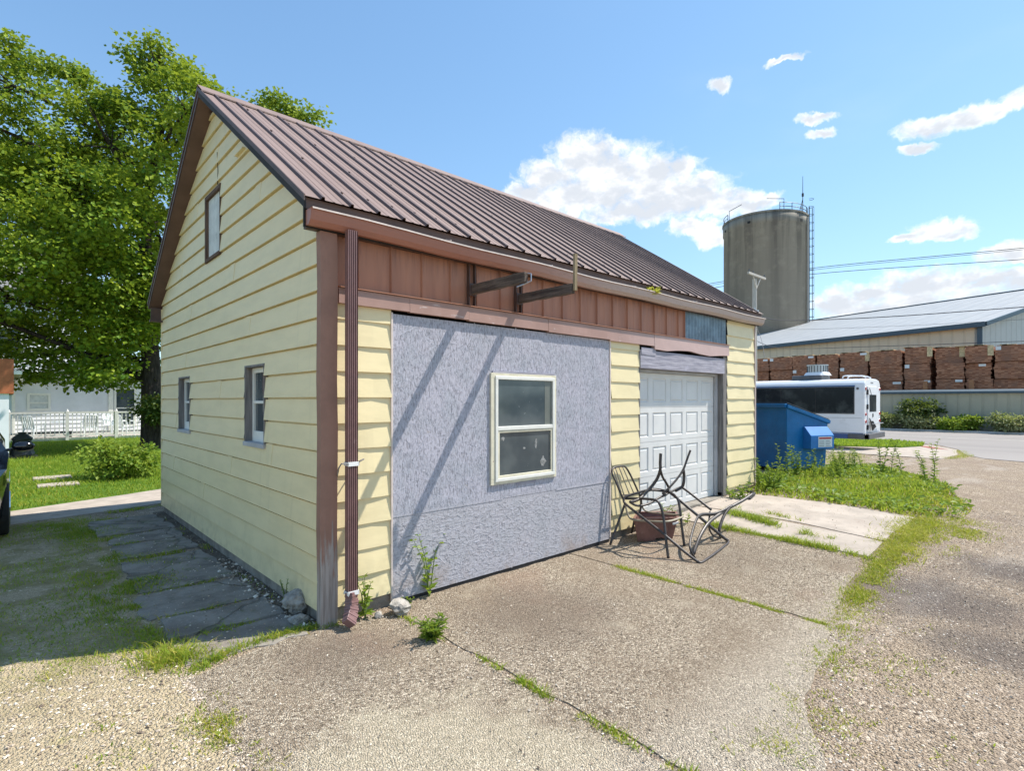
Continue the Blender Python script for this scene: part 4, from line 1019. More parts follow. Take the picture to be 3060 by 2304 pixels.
mb = MB(); mb.tube([(BX+.42,BY-.07,2.22),(BX+.60,BY-.09,1.95)], .012, 5); mb.build('wiper', M['rubber'], rd)
for x in (BX+.14, BX+Wb-.14):
    for z, m in ((.85, 'lamp'), (1.15, 'lamp'), (2.2, 'lamp')):
        mb = MB(); mb.tube([(x,BY-.025,z),(x,BY+.0,z)], .065, 12); mb.build('tail_light', M[m], bu)
for a_, b_, r_ in [((BX+.9+.14*q,BY-.012,2.45),(BX+.9+.14*q,BY+.01,2.45),.03) for q in range(3)]+[((BX-.01,BY+.25,2.2),(BX+.01,BY+.25,2.2),.05)]:
    mb = MB(); mb.tube([a_, b_], r_, 8); mb.build('marker_light', M['bumper'], bu)
mb = MB()
for q in range(7):
    x = BX+.48+.045*q; mb.tube(smooth_path([(x,BY-.06,.98-.03*q),(x-.05+.02*q,BY-.12,.75),(x+.10,BY-.14,.48+.02*q),(x+.22+.02*q,BY-.13,.62),(x+.05,BY-.1,.85)]), .016, 5)
mb.build('hanging_cable', M['rubber'], bu)
mb = MB(); mb.tube([(BX+.3,BY-.03,.72),(BX+.6,BY-.12,.74),(BX+Wb-.1,BY-.12,.74),(BX+Wb-.08,BY-.03,.72)], .018, 6); mb.build('rear_rail', M['steel'], bu)
mb = MB(); mb.box(BX+.55, BX+1.65, BY+1.75, BY+3.0, 2.60, 2.82); ac = mb.build('roof_cooler', M['bumper'], bu, bevel=.05)
mb = MB(); mb.cyl((BX+1.1, BY+2.1), .55, 2.82, 2.96, 20, 0, .46); mb.build('shroud', M['bus'], ac, smooth=False, bevel=.01)
mb = MB(); mb.cyl((BX+1.1, BY+2.1), .40, 2.96, 3.26, 20); mb.cyl((BX+1.1, BY+2.1), .43, 3.26, 3.30, 20); mb.build('vent_drum', M['steel'], ac)
mb = MB()
for q in range(20):
    a = q*math.pi/10; mb.box(BX+1.1+.405*math.cos(a)-.012, BX+1.1+.405*math.cos(a)+.012, BY+2.1+.405*math.sin(a)-.012, BY+2.1+.405*math.sin(a)+.012, 2.97, 3.25)
mb.build('vent_slat', M['grille'], ac)
mb = MB()
for x in (BX+.55, BX+1.25): mb.tube(smooth_path([(x,BY+.95,2.66),(x,BY+.85,2.76),(x,BY+.3,2.74),(x,BY+.08,2.66)]), .025, 6)
for q in range(3): mb.tube([(BX+.55,BY+.3+.25*q,2.75),(BX+1.25,BY+.3+.25*q,2.75)], .02, 6)
mb.build('roof_rack', M['bus'], bu)
mb = MB(); mb.box(BX+.1, BX+Wb-.1, BY+Lb, BY+Lb+.9, .2, 2.0); mb.extrude([(BY+Lb+.9,.25),(BY+Lb+2.2,.3),(BY+Lb+2.2,.95),(BY+Lb+.9,1.15)], 0, BX+.2, BX+Wb-.2); mb.build('cab', M['bus'], bu, bevel=.08)
mb = MB(); mb.hexa([(BX+.2,BY+Lb+.91,1.2),(BX+Wb-.2,BY+Lb+.91,1.2),(BX+Wb-.2,BY+Lb+.92,1.2),(BX+.2,BY+Lb+.92,1.2),(BX+.2,BY+Lb+.905,1.95),(BX+Wb-.2,BY+Lb+.905,1.95),(BX+Wb-.2,BY+Lb+.92,1.95),(BX+.2,BY+Lb+.92,1.95)]); mb.build('windscreen', M['busglass'], bu)
for y in (BY+2.1, BY+Lb+1.0):
    for x in (BX+.22, BX+Wb-.22):
        mb = MB(); mb.tube([(x-.15,y,gb+.38),(x+.15,y,gb+.38)], .38, 24); wh = mb.build('wheel', M['rubber'], bu, bevel=.03)
        mb = MB(); mb.tube([(x-.16,y,gb+.38),(x+.16,y,gb+.38)], .2, 16); mb.build('rim', M['steel'], wh)

# ------------------------------------------------------------------ boundary fence, lumber stacks, warehouse
fw = thing('boundary_wall', 'long beige ribbed metal wall with dark blue cap across the road', 'wall', (48, 3, -.5))
mb = MB(); mb.box(48, 48.4, -50, 60, -.52, 2.25); mb.build('wall_sheet', M['fence'], fw)
mb = MB(); mb.extrude([(47.75, 2.22), (48.0, 2.20), (49.3, 2.44), (49.3, 2.52), (47.75, 2.36)], 1, -50.1, 60.1); mb.build('cap', M['whtrim'], fw)
cols = [(19.9,17.4),(17.3,15.3),(15.2,13.3),(13.15,11.4),(11.25,9.15),(9.0,6.75),(6.55,4.85),(4.55,2.85),(2.75,1.25),(1.1,-.6),(-.75,-2.6),(-2.7,-4.6)]
nm = ['first', 'second', 'third', 'fourth', 'fifth', 'sixth', 'seventh', 'eighth', 'ninth', 'tenth', 'eleventh', 'twelfth']
tiers = ['lowest visible', 'middle', 'top']
for ci, (ya, yb) in enumerate(cols):
    zt = 2.0+.05*rnd.uniform(-1, 1)+.02*ci
    for k in range(3):
        h = 1.16+rnd.uniform(-.06,.10); x0 = 51.6+rnd.uniform(0,.35); sh = rnd.uniform(-.06,.06)
        if k == 0: z0 = 2.30-.6
        z1 = (2.30+1.0+.07*rnd.uniform(-1,1)) if k == 0 else z0+h
        y0, y1 = yb+sh, ya+sh
        b = thing('lumber_bundle', '%s brown lumber bundle in the %s stack from the left above the wall' % (tiers[k], nm[ci]), 'lumber bundle', (x0, (y0+y1)/2, z0), 'lumber bundles stacked behind the wall')
        mb = MB(); n = 7
        for q in range(n):
            za = z0+(z1-z0)*q/n; zb_ = z0+(z1-z0)*(q+1)/n-.004
            mb.box(x0+rnd.uniform(-.03,.03), x0+3.6, y0+rnd.uniform(-.05,.05), y1+rnd.uniform(-.05,.05), za, zb_)
        mb.build('boards', M['bundle'], b)
        mb = MB(); mb.box(x0+.1, x0+.2, y0+.1, y1-.1, z1-.004, z1+.05); mb.build('spacer', M['bundle'], b)
        if rnd.random() < .55:
            mb = MB(); y = y0+rnd.choice([.05,.3,.1]); mb.box(x0-.055, x0-.036, y, y+rnd.uniform(.35,.75), z1-.22, z1-.04) if rnd.random() < .6 else mb.box(x0-.055, x0-.036, y1-.35, y1-.05, z1-.30, z1-.02); mb.build('tag', M['paper'], b)
        if k == 2 and ci in (6, 7, 8, 4):
            mb = MB(); mb.box(x0-.05, x0-.036, y0-.12, y0+.22, z1-.75, z1+.02); mb.build('pale_ends', M['paleend'], b)
        if k == 2:
            mb = MB()
            for q in range(4):
                y = y0+rnd.uniform(.1,1.6); mb.box(x0-.02, x0+1.5, y, y+rnd.uniform(.2,.7), z1+.05, z1+.05+rnd.uniform(.02,.07))
            mb.build('top_sheet', M['paleend'], b)
        z0 = z1+.055
for k, y in enumerate((8.2, 5.0, 2.2)):
    mb = MB(); mb.box(51.2, 51.4, y, y+.28, -.5, 3.25); tag(mb.build('support_post', M['orange'], org=(51.3, y+.14, -.5)), '%s orange timber post in front of the stacked lumber' % ['leftmost', 'middle', 'rightmost'][k], 'post', 'orange posts before the lumber')

wd = Vector((.30075, .95370, 0)); wp = Vector((.95370, -.30075, 0)); E1 = Vector((59.89, 2.89, 0))
def wpt(a, b, z): q = E1+wd*a+wp*b; return (q.x, q.y, z)
ze, hs, slp = 8.46, 25, .25
wa = thing('warehouse', 'large metal warehouse with low grey ribbed roof behind the lumber stacks', 'warehouse', tuple(E1+Vector((0,0,-.5))))
LW = 110
mb = MB(); mb.hexa([wpt(0,0,-.5),wpt(0,.3,-.5),wpt(LW,.3,-.5),wpt(LW,0,-.5),wpt(0,0,ze-.1),wpt(0,.3,ze-.1),wpt(LW,.3,ze-.1),wpt(LW,0,ze-.1)]); mb.build('wall', M['whwall'], wa)
mb = MB()
pts = [(0,-.5),(2*hs,-.5),(2*hs,ze-.1),(hs,ze-.1+slp*hs),(0,ze-.1)]
mb.add([wpt(-.02,b,z) for b,z in pts]+[wpt(.3,b,z) for b,z in pts], [(4,3,2,1,0),(5,6,7,8,9)]+[(i,(i+1)%5,(i+1)%5+5,i+5) for i in range(5)]); mb.build('gable_wall', M['whgable'], wa)
mb = MB()
zr = ze+slp*hs
mb.add([wpt(-.6,-.4,ze-.1),wpt(LW,-.4,ze-.1),wpt(LW,hs,zr),wpt(-.6,hs,zr),wpt(-.6,2*hs+.4,ze-.1),wpt(LW,2*hs+.4,ze-.1)]+[wpt(-.6,-.4,ze-.22),wpt(LW,-.4,ze-.22),wpt(-.6,hs,zr-.12),wpt(-.6,2*hs+.4,ze-.22)], [(0,1,2,3),(3,2,5,4),(0,6,7,1),(0,3,8,6),(3,4,9,8)])
mb.build('roof', M['whroof'], wa)
mb = MB(); mb.bar(wpt(-.65,-.5,ze-.22), wpt(LW,-.5,ze-.22), .25, .42); mb.bar(wpt(-.12,-.08,-.5), wpt(-.12,-.08,ze-.2), .34, .34); mb.bar(wpt(-.68,-.4,ze-.2), wpt(-.68,hs,zr-.1), .18, .34); mb.bar(wpt(-.68,hs,zr-.1), wpt(-.68,2*hs,ze-.2), .18, .34); mb.bar(wpt(-.6,hs,zr+.03), wpt(LW,hs,zr+.03), .5, .12)
mb.build('trim', M['whtrim'], wa)

# ------------------------------------------------------------------ silo
SC = (90.2, 33.4); SR = 6.3; SH = 31.0
si = thing('silo', 'tall weathered concrete grain silo with railed top and side ladder', 'silo', (*SC, -.5))
mb = MB(); n = 96
mb.tube([(SC[0],SC[1],-.5),(SC[0],SC[1],SH-1.6),(SC[0],SC[1],SH-1.55),(SC[0],SC[1],SH)], [SR,SR,SR+.12,SR+.12], n); mb.build('shaft', M['silo'], si, smooth=False)
for p in si.children[0].data.polygons: p.use_smooth = len(p.vertices) == 4
mb = MB(); mb.tube([(SC[0],SC[1],SH),(SC[0],SC[1],SH+.25)], [SR+.22,SR+.22], n); mb.build('rim', M['silo'], si)
mb = MB()
def cpt(a, z, r=SR): return (SC[0]+r*math.cos(a), SC[1]+r*math.sin(a), z)
import itertools
toC = math.atan2(-4.0-SC[1], -1.7-SC[0])      # towards the camera side
def rail(a0, a1, n, mb):
    aa = [a0+(a1-a0)*i/n for i in range(n+1)]
    for z in (SH+.75, SH+1.35): mb.tube([cpt(a, z) for a in aa], .05, 5)
    for a in aa[::2]: mb.tube([cpt(a, SH+.2), cpt(a, SH+1.38)], .05, 5)
rail(toC-2.0, toC-1.05, 6, mb); mb.build('railing', M['railing'], si); mb = MB(); rail(toC+.35, toC+1.6, 8, mb); mb.build('railing', M['railing'], si)
mb = MB(); mb.tube([cpt(toC-.98, SH+.2), cpt(toC-.98, SH+1.8), cpt(toC-.55, SH+2.0)], .05, 5); mb.tube([cpt(toC+.45, SH+.2), cpt(toC+.45, SH+1.9), cpt(toC+.05, SH+2.1)], .05, 5); mb.build('davit', M['railing'], si)
la_ = toC+1.42
mb = MB()
for da in (-.035, .035): mb.tube([cpt(la_+da, -.4, SR+.25), cpt(la_+da, SH+1.6, SR+.25)], .06, 5)
for q in range(110): mb.tube([cpt(la_-.035, q*.3, SR+.25), cpt(la_+.035, q*.3, SR+.25)], .025, 4)
lad = mb.build('ladder', M['railing'], si)
mb = MB()
for q in range(26):
    z = 2.5+q*1.25; mb.tube([cpt(la_-.06, z, SR+.25), cpt(la_-.06, z, SR+.7), cpt(la_, z, SR+.9), cpt(la_+.06, z, SR+.7), cpt(la_+.06, z, SR+.25)], .035, 4)
for da, r in ((-.06, .7), (0, .9), (.06, .7)): mb.tube([cpt(la_+da, 2.5, SR+r), cpt(la_+da, SH+1.4, SR+r)], .03, 4)
mb.build('safety_cage', M['railing'], lad)
mb = MB(); mb.tube([cpt(toC+1.25,-.4,SR+.25), cpt(toC+1.25,SH-.3,SR+.25)], .14, 8); mb.build('pipe', M['pole'], si)
mb = MB(); mb.tube([cpt(toC+1.2,SH+.2,SR-.4), cpt(toC+1.2,SH+6.2,SR-.4)], [.07,.03], 6); mb.tube([cpt(toC+1.2,SH+2.6,SR-.4), cpt(toC+1.0,SH+.3,SR-.4)], .05, 5); mb.tube([cpt(toC+1.2,SH+3.0,SR-.4), cpt(toC+1.2,SH+3.5,SR-.4)], .16, 6); mb.build('antenna', M['railing'], si)
mb = MB()
for a in (toC-1.15, toC-.35, toC+.95): mb.hexa([cpt(a-.035, SH-1.35, SR+.02), cpt(a+.035, SH-1.35, SR+.02), cpt(a+.035, SH-1.35, SR+.17), cpt(a-.035, SH-1.35, SR+.17), cpt(a-.035, SH-1.0, SR+.02), cpt(a+.035, SH-1.0, SR+.02), cpt(a+.035, SH-1.0, SR+.17), cpt(a-.035, SH-1.0, SR+.17)])
mb.build('vent_opening', M['black'], si)

# ------------------------------------------------------------------ utility pole and lines
up = thing('utility_pole', 'pale wooden utility pole with one crossarm behind the garage roof', 'utility pole', (33.56, 10.98, -.5))
mb = MB(); mb.tube([(33.56,10.98,-.5),(33.56,10.98,9.55)], [.17,.13], 10); mb.build('pole', M['pole'], up)
mb = MB(); mb.bar((32.28,10.83,9.74),(34.84,10.83,9.74), .11, .14); mb.build('crossarm', M['pole'], up)
mb = MB(); mb.bar((33.0,10.83,9.66),(33.56,10.87,8.9), .05, .05); mb.bar((34.1,10.83,9.66),(33.56,10.87,8.9), .05, .05); mb.build('brace', M['pole'], up)
for x in (32.4, 33.0, 34.7):
    mb = MB(); mb.cyl((x,10.83), .05, 9.81, 9.98, 8, 0, .035); mb.build('insulator', M['grille'], up)
mb = MB(); mb.cyl((33.15,10.75), .2, 6.75, 7.45, 14); mb.cyl((33.05,10.75), .04, 7.45, 7.62, 8); mb.build('transformer', M['steel'], up)
def cable(P, r, label):
    mb = MB(); mb.tube(smooth_path(P, 8), r, 5); tag(mb.build('power_line', M['wire'], org=P[0]), label, 'cable')
cable([(137.34,71.53,33.38),(144.97,43.97,34.71),(149.25,5.86,32.73),(145.77,-11.39,31.34)], .075, 'uppermost power line against the sky right of the silo')
cable([(137.34,71.53,32.9),(144.97,43.97,34.25),(149.25,5.86,32.4),(145.77,-11.39,31.0)], .05, 'power line just under the uppermost one right of the silo')
cable([(137.34,71.53,32.1),(144.97,43.97,33.21),(149.25,5.86,30.38),(145.77,-11.39,28.09)], .07, 'lower single power line against the sky right of the silo')
cable([(33.56,10.98,7.35),(38.85,11.2,7.45),(43.0,6.3,7.55),(44.93,-.95,7.58),(44.85,-6.33,7.48)], .028, 'thick black cable crossing in front of the warehouse roof')
cable([(33.56,10.98,5.6),(38.85,11.0,5.42),(43.0,6.3,5.51),(44.93,-.95,5.43),(44.85,-6.33,5.25)], .018, 'thin cable crossing in front of the warehouse wall')
cable([(33.56,10.98,7.0),(38.85,11.4,6.84),(43.0,6.3,6.88),(44.93,-.95,6.80),(44.85,-6.33,6.7)], .009, 'thinnest wire crossing in front of the warehouse roof')
cable([(33.6,10.95,6.6),(32.2,10.0,5.5),(28.93,8.46,4.1)], .012, 'steep service wire leaving the utility pole')

# ------------------------------------------------------------------ house with deck on the left
ho = thing('house', 'white clapboard house with low side wing behind the deck', 'house', (-4, 31, 0))
def claps(mb, x0, x1, y, z0, z1, ex=.18, ops=()):
    siding(mb, lambda u, z, p: (u, y-p, z), lambda z: x0, lambda z: x1, z0, int((z1-z0)/ex)+1, ops, lap=.03, seg=40, ex=ex, ztop=z1, zbot=z0, z_off=.004)
mb = MB(); claps(mb, -1.55, 2.05, 30, .2, 2.95, .2, ((-1.07,-.25,1.27,2.04),)); mb.build('wing_siding', M['shadesiding'], ho)
mb = MB(); claps(mb, 2.15, 6.2, 30, .2, 3.2, .2, ((2.2,3.15,.35,2.35),)); mb.build('wing_siding', M['hsiding'], ho)
mb = MB(); mb.box(-1.6, 6.2, 30.06, 35, 0, 2.5); mb.build('inner_wall', M['shadesiding'], ho)
mb = MB(); mb.box(1.98, 2.16, 29.93, 30.02, .2, 3.1); mb.build('corner_board', M['white'], ho)
mb = MB(); mb.box(-1.62, -1.5, 29.93, 30.02, .2, 2.6); mb.build('corner_board', M['white'], ho)
mb = MB(); mb.extrude([(-2.3,2.42),(1.2,3.28),(6.6,3.28),(6.6,3.42),(1.15,3.44),(-2.35,2.56)], 1, 29.3, 35.5); mb.build('roof', M['white'], ho)
mb = MB(); mb.extrude([(-2.3,2.565),(1.15,3.445),(6.6,3.425),(6.6,3.47),(1.15,3.49),(-2.4,2.60)], 1, 29.25, 35.5); mb.build('shingles', M['hroof'], ho)
def house_window(x0, x1, z0, z1, y, two=False, dark=True):
    mb = MB(); ringbox(mb, x0-.07, x1+.07, z0-.07, z1+.07, .09, y-.06, y+.02); f = mb.build('window', M['white'], ho)
    mb = MB(); mb.box(x0, x1, y-.01, y+.0, z0, z1); mb.build('pane', M['glass'] if dark else M['board'], f)
    mb = MB(); zm = (z0+z1)/2-.05; mb.box(x0, x1, y-.04, y-.012, zm-.03, zm+.03); mb.build('sash_bar', M['white'], f)
house_window(-1.02, -.32, 1.32, 1.99, 30.0, dark=False)
house_window(2.28, 3.08, .45, 2.30, 30.0)
mb = MB(); claps(mb, -12, .9, 33, 2.0, 7.4, .22, ((-2.2,-1.2,3.9,5.4),)); mb.build('upper_siding', M['hsiding'], ho)
mb = MB(); mb.box(-12, .9, 33.05, 41, .0, 7.4); mb.build('inner_wall', M['hsiding'], ho)
mb = MB(); mb.extrude([(32.5,7.3),(37,10.6),(41.5,7.3),(41.5,7.15),(37,10.35),(32.5,7.15)], 0, -12.4, 1.3); mb.build('roof', M['hroof'], ho)
mb = MB(); mb.box(.8, .98, 32.93, 33.02, 2.5, 7.4); mb.build('corner_board', M['white'], ho)
house_window(-2.15, -1.25, 3.95, 5.35, 33.0)
de = thing('deck', 'white railed deck with spindles in front of the house', 'deck', (1, 27, 0))
mb = MB(); mb.box(-1.75, 6.0, 26, 29.95, .02, .10); mb.build('floor', M['deckfloor'], de)
mb = MB(); mb.box(-1.75, 6.0, 25.95, 25.998, -.26, .12); mb.box(-1.80, -1.752, 25.95, 29.9, -.26, .12); mb.build('skirt', M['deck'], de)
for x in (-1.72, .11, 1.81, 3.5, 5.2):
    mb = MB(); mb.box(x-.055, x+.055, 25.82, 25.93, -.30, 1.24); mb.tube([(x,25.875,1.24),(x,25.875,1.34)], [.055,.02], 8); mb.build('post', M['deck'], de)
for a_ in ((-1.72, 6.0, 25.84, 25.91, 1.15, 1.22), (-1.72, 6.0, 25.85, 25.90, .20, .25)):
    mb = MB(); mb.box(*a_); mb.build('rail', M['deck'], de)
for k in range(52):
    x = -1.6+k*.145
    mb = MB(); mb.box(x-.016, x+.016, 25.858, 25.892, .25, 1.15); mb.build('spindle', M['deck'], de)
def chair_proto():
    r = thing('plastic_chair', 'white plastic armchair nearest the left end of the deck', 'chair', (0,0,0), 'plastic chairs on the deck')
    mb = MB(); mb.hexa([(-.22,-.22,.40),(.22,-.22,.40),(.20,.22,.37),(-.20,.22,.37),(-.22,-.22,.43),(.22,-.22,.43),(.20,.22,.40),(-.20,.22,.40)]); mb.build('seat', M['plastic'], r, bevel=.01)
    mb = MB()
    for k in range(6): x = -.19+.076*k; mb.bar((x,.20,.40),(x*1.08,.34,.92), .052, .014, (0,1,0))
    mb.tube(smooth_path([(-.23,.20,.42),(-.235,.33,.86),(-.12,.36,.95),(.12,.36,.95),(.235,.33,.86),(.23,.20,.42)]), .02, 6); mb.build('backrest', M['plastic'], r)
    for s in (-1, 1):
        mb = MB(); mb.tube(smooth_path([(s*.23,.27,.66),(s*.27,0,.66),(s*.27,-.2,.65),(s*.26,-.25,.60)]), .026, 6); mb.build('arm', M['plastic'], r)
        mb = MB(); mb.tube([(s*.26,-.25,.61),(s*.27,-.26,0)], [.028,.022], 6); mb.build('leg', M['plastic'], r)
        mb = MB(); mb.tube([(s*.21,.21,.40),(s*.24,.28,0)], [.028,.022], 6); mb.build('leg', M['plastic'], r)
    return r
def dup(root, loc, rz, label):
    r = root.copy(); col.objects.link(r); r.location = loc; r.rotation_euler = (0,0,rz); r['label'] = label
    for ch in list(root.children):
        c = ch.copy(); col.objects.link(c); c.parent = r
    return r
pc = chair_proto(); pc.location = (-.95, 26.75, .10); pc.rotation_euler = (0, 0, 2.4)
pc['label'] = 'white plastic armchair turned sideways under the wing window on the deck'
dup(pc, (.95, 26.9, .10), 3.2, 'white plastic armchair seen from behind at the middle of the deck')
dup(pc, (2.25, 26.8, .10), 2.0, 'white plastic armchair right of the tall deck post')
dup(pc, (1.95, 28.3, .10), .6, 'white plastic armchair set back near the house wall')
mb = MB(); mb.tube([(.25,28.4,.10),(.25,28.4,.70)], .03, 8); mb.cyl((.25,28.4), .55, .70, .74, 24)
tag(mb.build('deck_table', M['plastic'], org=(.25,28.4,.10)), 'round white plastic table on the deck before the house', 'table')
mb = MB(); mb.box(-1.45, .35, 26.5, 26.95, .30, .36); mb.box(-1.40,-1.34,26.52,26.93,.10,.30); mb.box(.24,.30,26.52,26.93,.10,.30)
tag(mb.build('bench', M['iron'], org=(-.5,26.7,.10)), 'low dark bench behind the left deck railing', 'bench')
# black lantern-like fire pit on the lawn
la = thing('fire_pit', 'black lantern shaped fire pit with pale front panel on lawn', 'fire pit', (-1.43, 17.85, 0))
mb = MB(); mb.tube([(-1.43,17.85,.10),(-1.43,17.85,.18),(-1.43,17.85,.50),(-1.43,17.85,.56)], [.30,.27,.21,.24], 8); mb.build('body', M['iron'], la)
mb = MB(); mb.tube([(-1.43,17.85,.56),(-1.43,17.85,.66),(-1.43,17.85,.72),(-1.43,17.85,.76)], [.26,.16,.09,.10], 8); mb.build('hood', M['iron'], la)
mb = MB(); mb.hexa([(-1.56,17.56,.26),(-1.28,17.57,.26),(-1.28,17.66,.26),(-1.56,17.66,.26),(-1.53,17.60,.46),(-1.31,17.61,.46),(-1.31,17.68,.46),(-1.53,17.68,.46)]); mb.build('front_panel', M['palepanel'], la)
mb = MB(); mb.box(-1.78,-1.08,17.5,18.2,-.02,.05)
for a in range(4): mb.tube([(-1.43+.24*math.cos(a*1.57+.8),17.85+.24*math.sin(a*1.57+.8),.12),(-1.43+.32*math.cos(a*1.57+.8),17.85+.32*math.sin(a*1.57+.8),.04)], .02, 5)
mb.build('base', M['iron'], la)
# small shed at the left edge
sh = thing('shed', 'small white shed with orange red shingled upper slope', 'shed', (-4.2, 19, 0))
mb = MB(); mb.box(-6.8,-1.72,16.6,21.4,-.02,1.95); mb.build('wall', M['hsiding'], sh)
mb = MB(); mb.extrude([(-6.9,1.90),(-1.62,1.90),(-1.62,2.86),(-6.9,2.86)], 1, 16.55, 21.5); mb.build('roof_slope', M['ored'], sh)
mb = MB(); mb.box(-1.62,-1.45,16.5,21.5,2.44,2.54); mb.build('gutter', M['white'], sh)
mb = MB(); mb.box(-5.8,-3.2,16.55,16.598,0,1.8); mb.build('door', M['white'], sh)

# ------------------------------------------------------------------ black car at the left edge
cr = thing('car', 'black car parked nose first beside the garage at left edge', 'car', (-2.62, 6.9, 0))
cxm, hw = -2.63, .90
prof = [(4.72,.30),(4.70,.55),(4.80,.72),(5.15,.86),(6.15,.98),(6.30,1.0),(6.95,1.40),(7.3,1.47),(8.2,1.46),(8.75,1.30),(9.15,1.02),(9.30,.95),(9.34,.50),(9.25,.28)]
def tuck(y, z):
    e = max(0, 5.35-y); f = max(0, y-8.9)
    return hw-.16*min(1, e/.6)**2-.10*min(1, f/.5)**2-(.28*max(0, (z-.98)/.5))
mb = MB(); V = []
for y, z in prof:
    q = tuck(y, z); V.append([(cxm-q, y, z), (cxm+q, y, z)])
n = len(prof)
vs = [p for pr in V for p in pr]
mid = [(y, .70) if .4 < z else (y, z) for y, z in prof]
lo = []
for y, z in prof:
    zz = min(z, .66); q = tuck(y, .6)+.02
    lo += [(cxm-q, y, zz), (cxm+q, y, zz)]
bt = []
for y, z in prof:
    q = tuck(y, .3)-.02; bt += [(cxm-q, y, .26), (cxm+q, y, .26)]
A = vs+lo+bt; fs = []
for i in range(n-1):
    fs.append((2*i, 2*i+1, 2*i+3, 2*i+2))
    for s in (0, 1):
        fs.append((2*i+s, 2*i+2+s, 2*n+2*i+2+s, 2*n+2*i+s)); fs.append((2*n+2*i+s, 2*n+2*i+2+s, 4*n+2*i+2+s, 4*n+2*i+s))
fs += [(0, 2*n, 2*n+1, 1), (2*n, 4*n, 4*n+1, 2*n+1), (2*n-2, 2*n-1, 4*n-1, 4*n-2), (4*n-2, 4*n-1, 6*n-1, 6*n-2)]
mb.add(A, fs); o = mb.build('body', M['car'], cr, smooth=True)
sb = o.modifiers.new('sub', 'SUBSURF'); sb.levels = 2; sb.render_levels = 2
mb = MB(); mb.hexa([(cxm-.66,6.33,1.03),(cxm+.66,6.33,1.03),(cxm+.62,6.42,1.03),(cxm-.62,6.42,1.03),(cxm-.56,6.93,1.40),(cxm+.56,6.93,1.40),(cxm+.54,6.98,1.39),(cxm-.54,6.98,1.39)]); mb.build('windscreen', M['carglass'], cr)
for s in (-1, 1):
    mb = MB(); mb.hexa([(cxm+s*.80,6.7,1.02),(cxm+s*.83,6.7,1.02),(cxm+s*.83,8.6,1.02),(cxm+s*.80,8.6,1.02),(cxm+s*.66,7.05,1.38),(cxm+s*.69,7.05,1.38),(cxm+s*.70,8.2,1.38),(cxm+s*.67,8.2,1.38)]); mb.build('side_window', M['carglass'], cr)
    mb = MB(); mb.bar((cxm+s*.82,6.48,.99),(cxm+s*.98,6.46,1.03), .05, .04); blob(mb, (cxm+s*1.06,6.45,1.05), .11, 3, 2, .04, 0, (1.15,.5,.68)); mb.build('mirror', M['car'], cr, smooth=True)
    for y in (5.5, 8.45):
        mb = MB(); mb.tube([(cxm+s*.68,y,.33),(cxm+s*.905,y,.33)], .335, 28); wl = mb.build('wheel', M['rubber'], cr, bevel=.03)
        mb = MB(); mb.tube([(cxm+s*.89,y,.33),(cxm+s*.915,y,.33)], .22, 20)
        mb.build('rim', M['chrome'], wl)
    mb = MB(); blob(mb, (cxm+s*.62,4.80,.70), .13, 5, 2, .02, 0, (1.3,.7,.75)); mb.build('headlight', M['chrome'], cr, smooth=True)
    mb = MB(); blob(mb, (cxm+s*.62,9.27,.80), .12, 6, 2, .02, 0, (1.2,.5,.8)); mb.build('tail_light', M['lamp'], cr, smooth=True)
mb = MB(); mb.box(cxm-.5,cxm+.5,4.655,4.70,.42,.60); mb.build('grille', M['grille'], cr, bevel=.01)
mb = MB(); mb.box(cxm-.72,cxm+.72,4.64,4.80,.26,.40); mb.build('bumper', M['bumper'], cr, bevel=.03)

# ------------------------------------------------------------------ vegetation
RXv = np.array([.7325, -.6807, 0]); FWv = np.array([.6807, .7325, 0]); UPv = np.array([0, 0, 1.0])
def unit(a): return a/(np.linalg.norm(a, axis=1, keepdims=True)+1e-9)
def crown_points(lobes, dens, per, spread, lsize, droop=.35, shell=.55):
    """leaf sprays on the outer part of each lobe -> bases, directions, sizes"""
    P = []; D = []; S = []
    for c, r in lobes:
        c = np.array(c); n = max(6, int(dens*r*r))
        d = unit(rng.normal(size=(n,3))); d[:,2] = d[:,2]*.85+.12; d = unit(d)
        rad = r*(shell+(1.05-shell)*rng.random(n)**.6)
        q = c+d*rad[:,None]*np.array([1,1,.82])
        for i in range(n):
            k = int(per*rng.uniform(.5,1.4)); sp = spread*rng.uniform(.6,1.3)
            off = rng.normal(size=(k,3))*np.array([1,1,.42])*sp*.5
            off[:,2] -= .35*np.linalg.norm(off[:,:2], axis=1)*.6
            P.append(q[i]+off)
            dd = off*1.2/sp+d[i]*.5+rng.normal(size=(k,3))*.5; dd[:,2] -= droop
            D.append(unit(dd)); S.append(lsize*rng.uniform(.6,1.25,k))
    return np.concatenate(P), np.concatenate(D), np.concatenate(S)
tr = thing('maple_tree', 'large bright green maple tree rising behind the garage', 'tree', (1.97, 18.5, -.05))
tc = np.array([1.97, 18.5, 0.0]); pxm = .0158
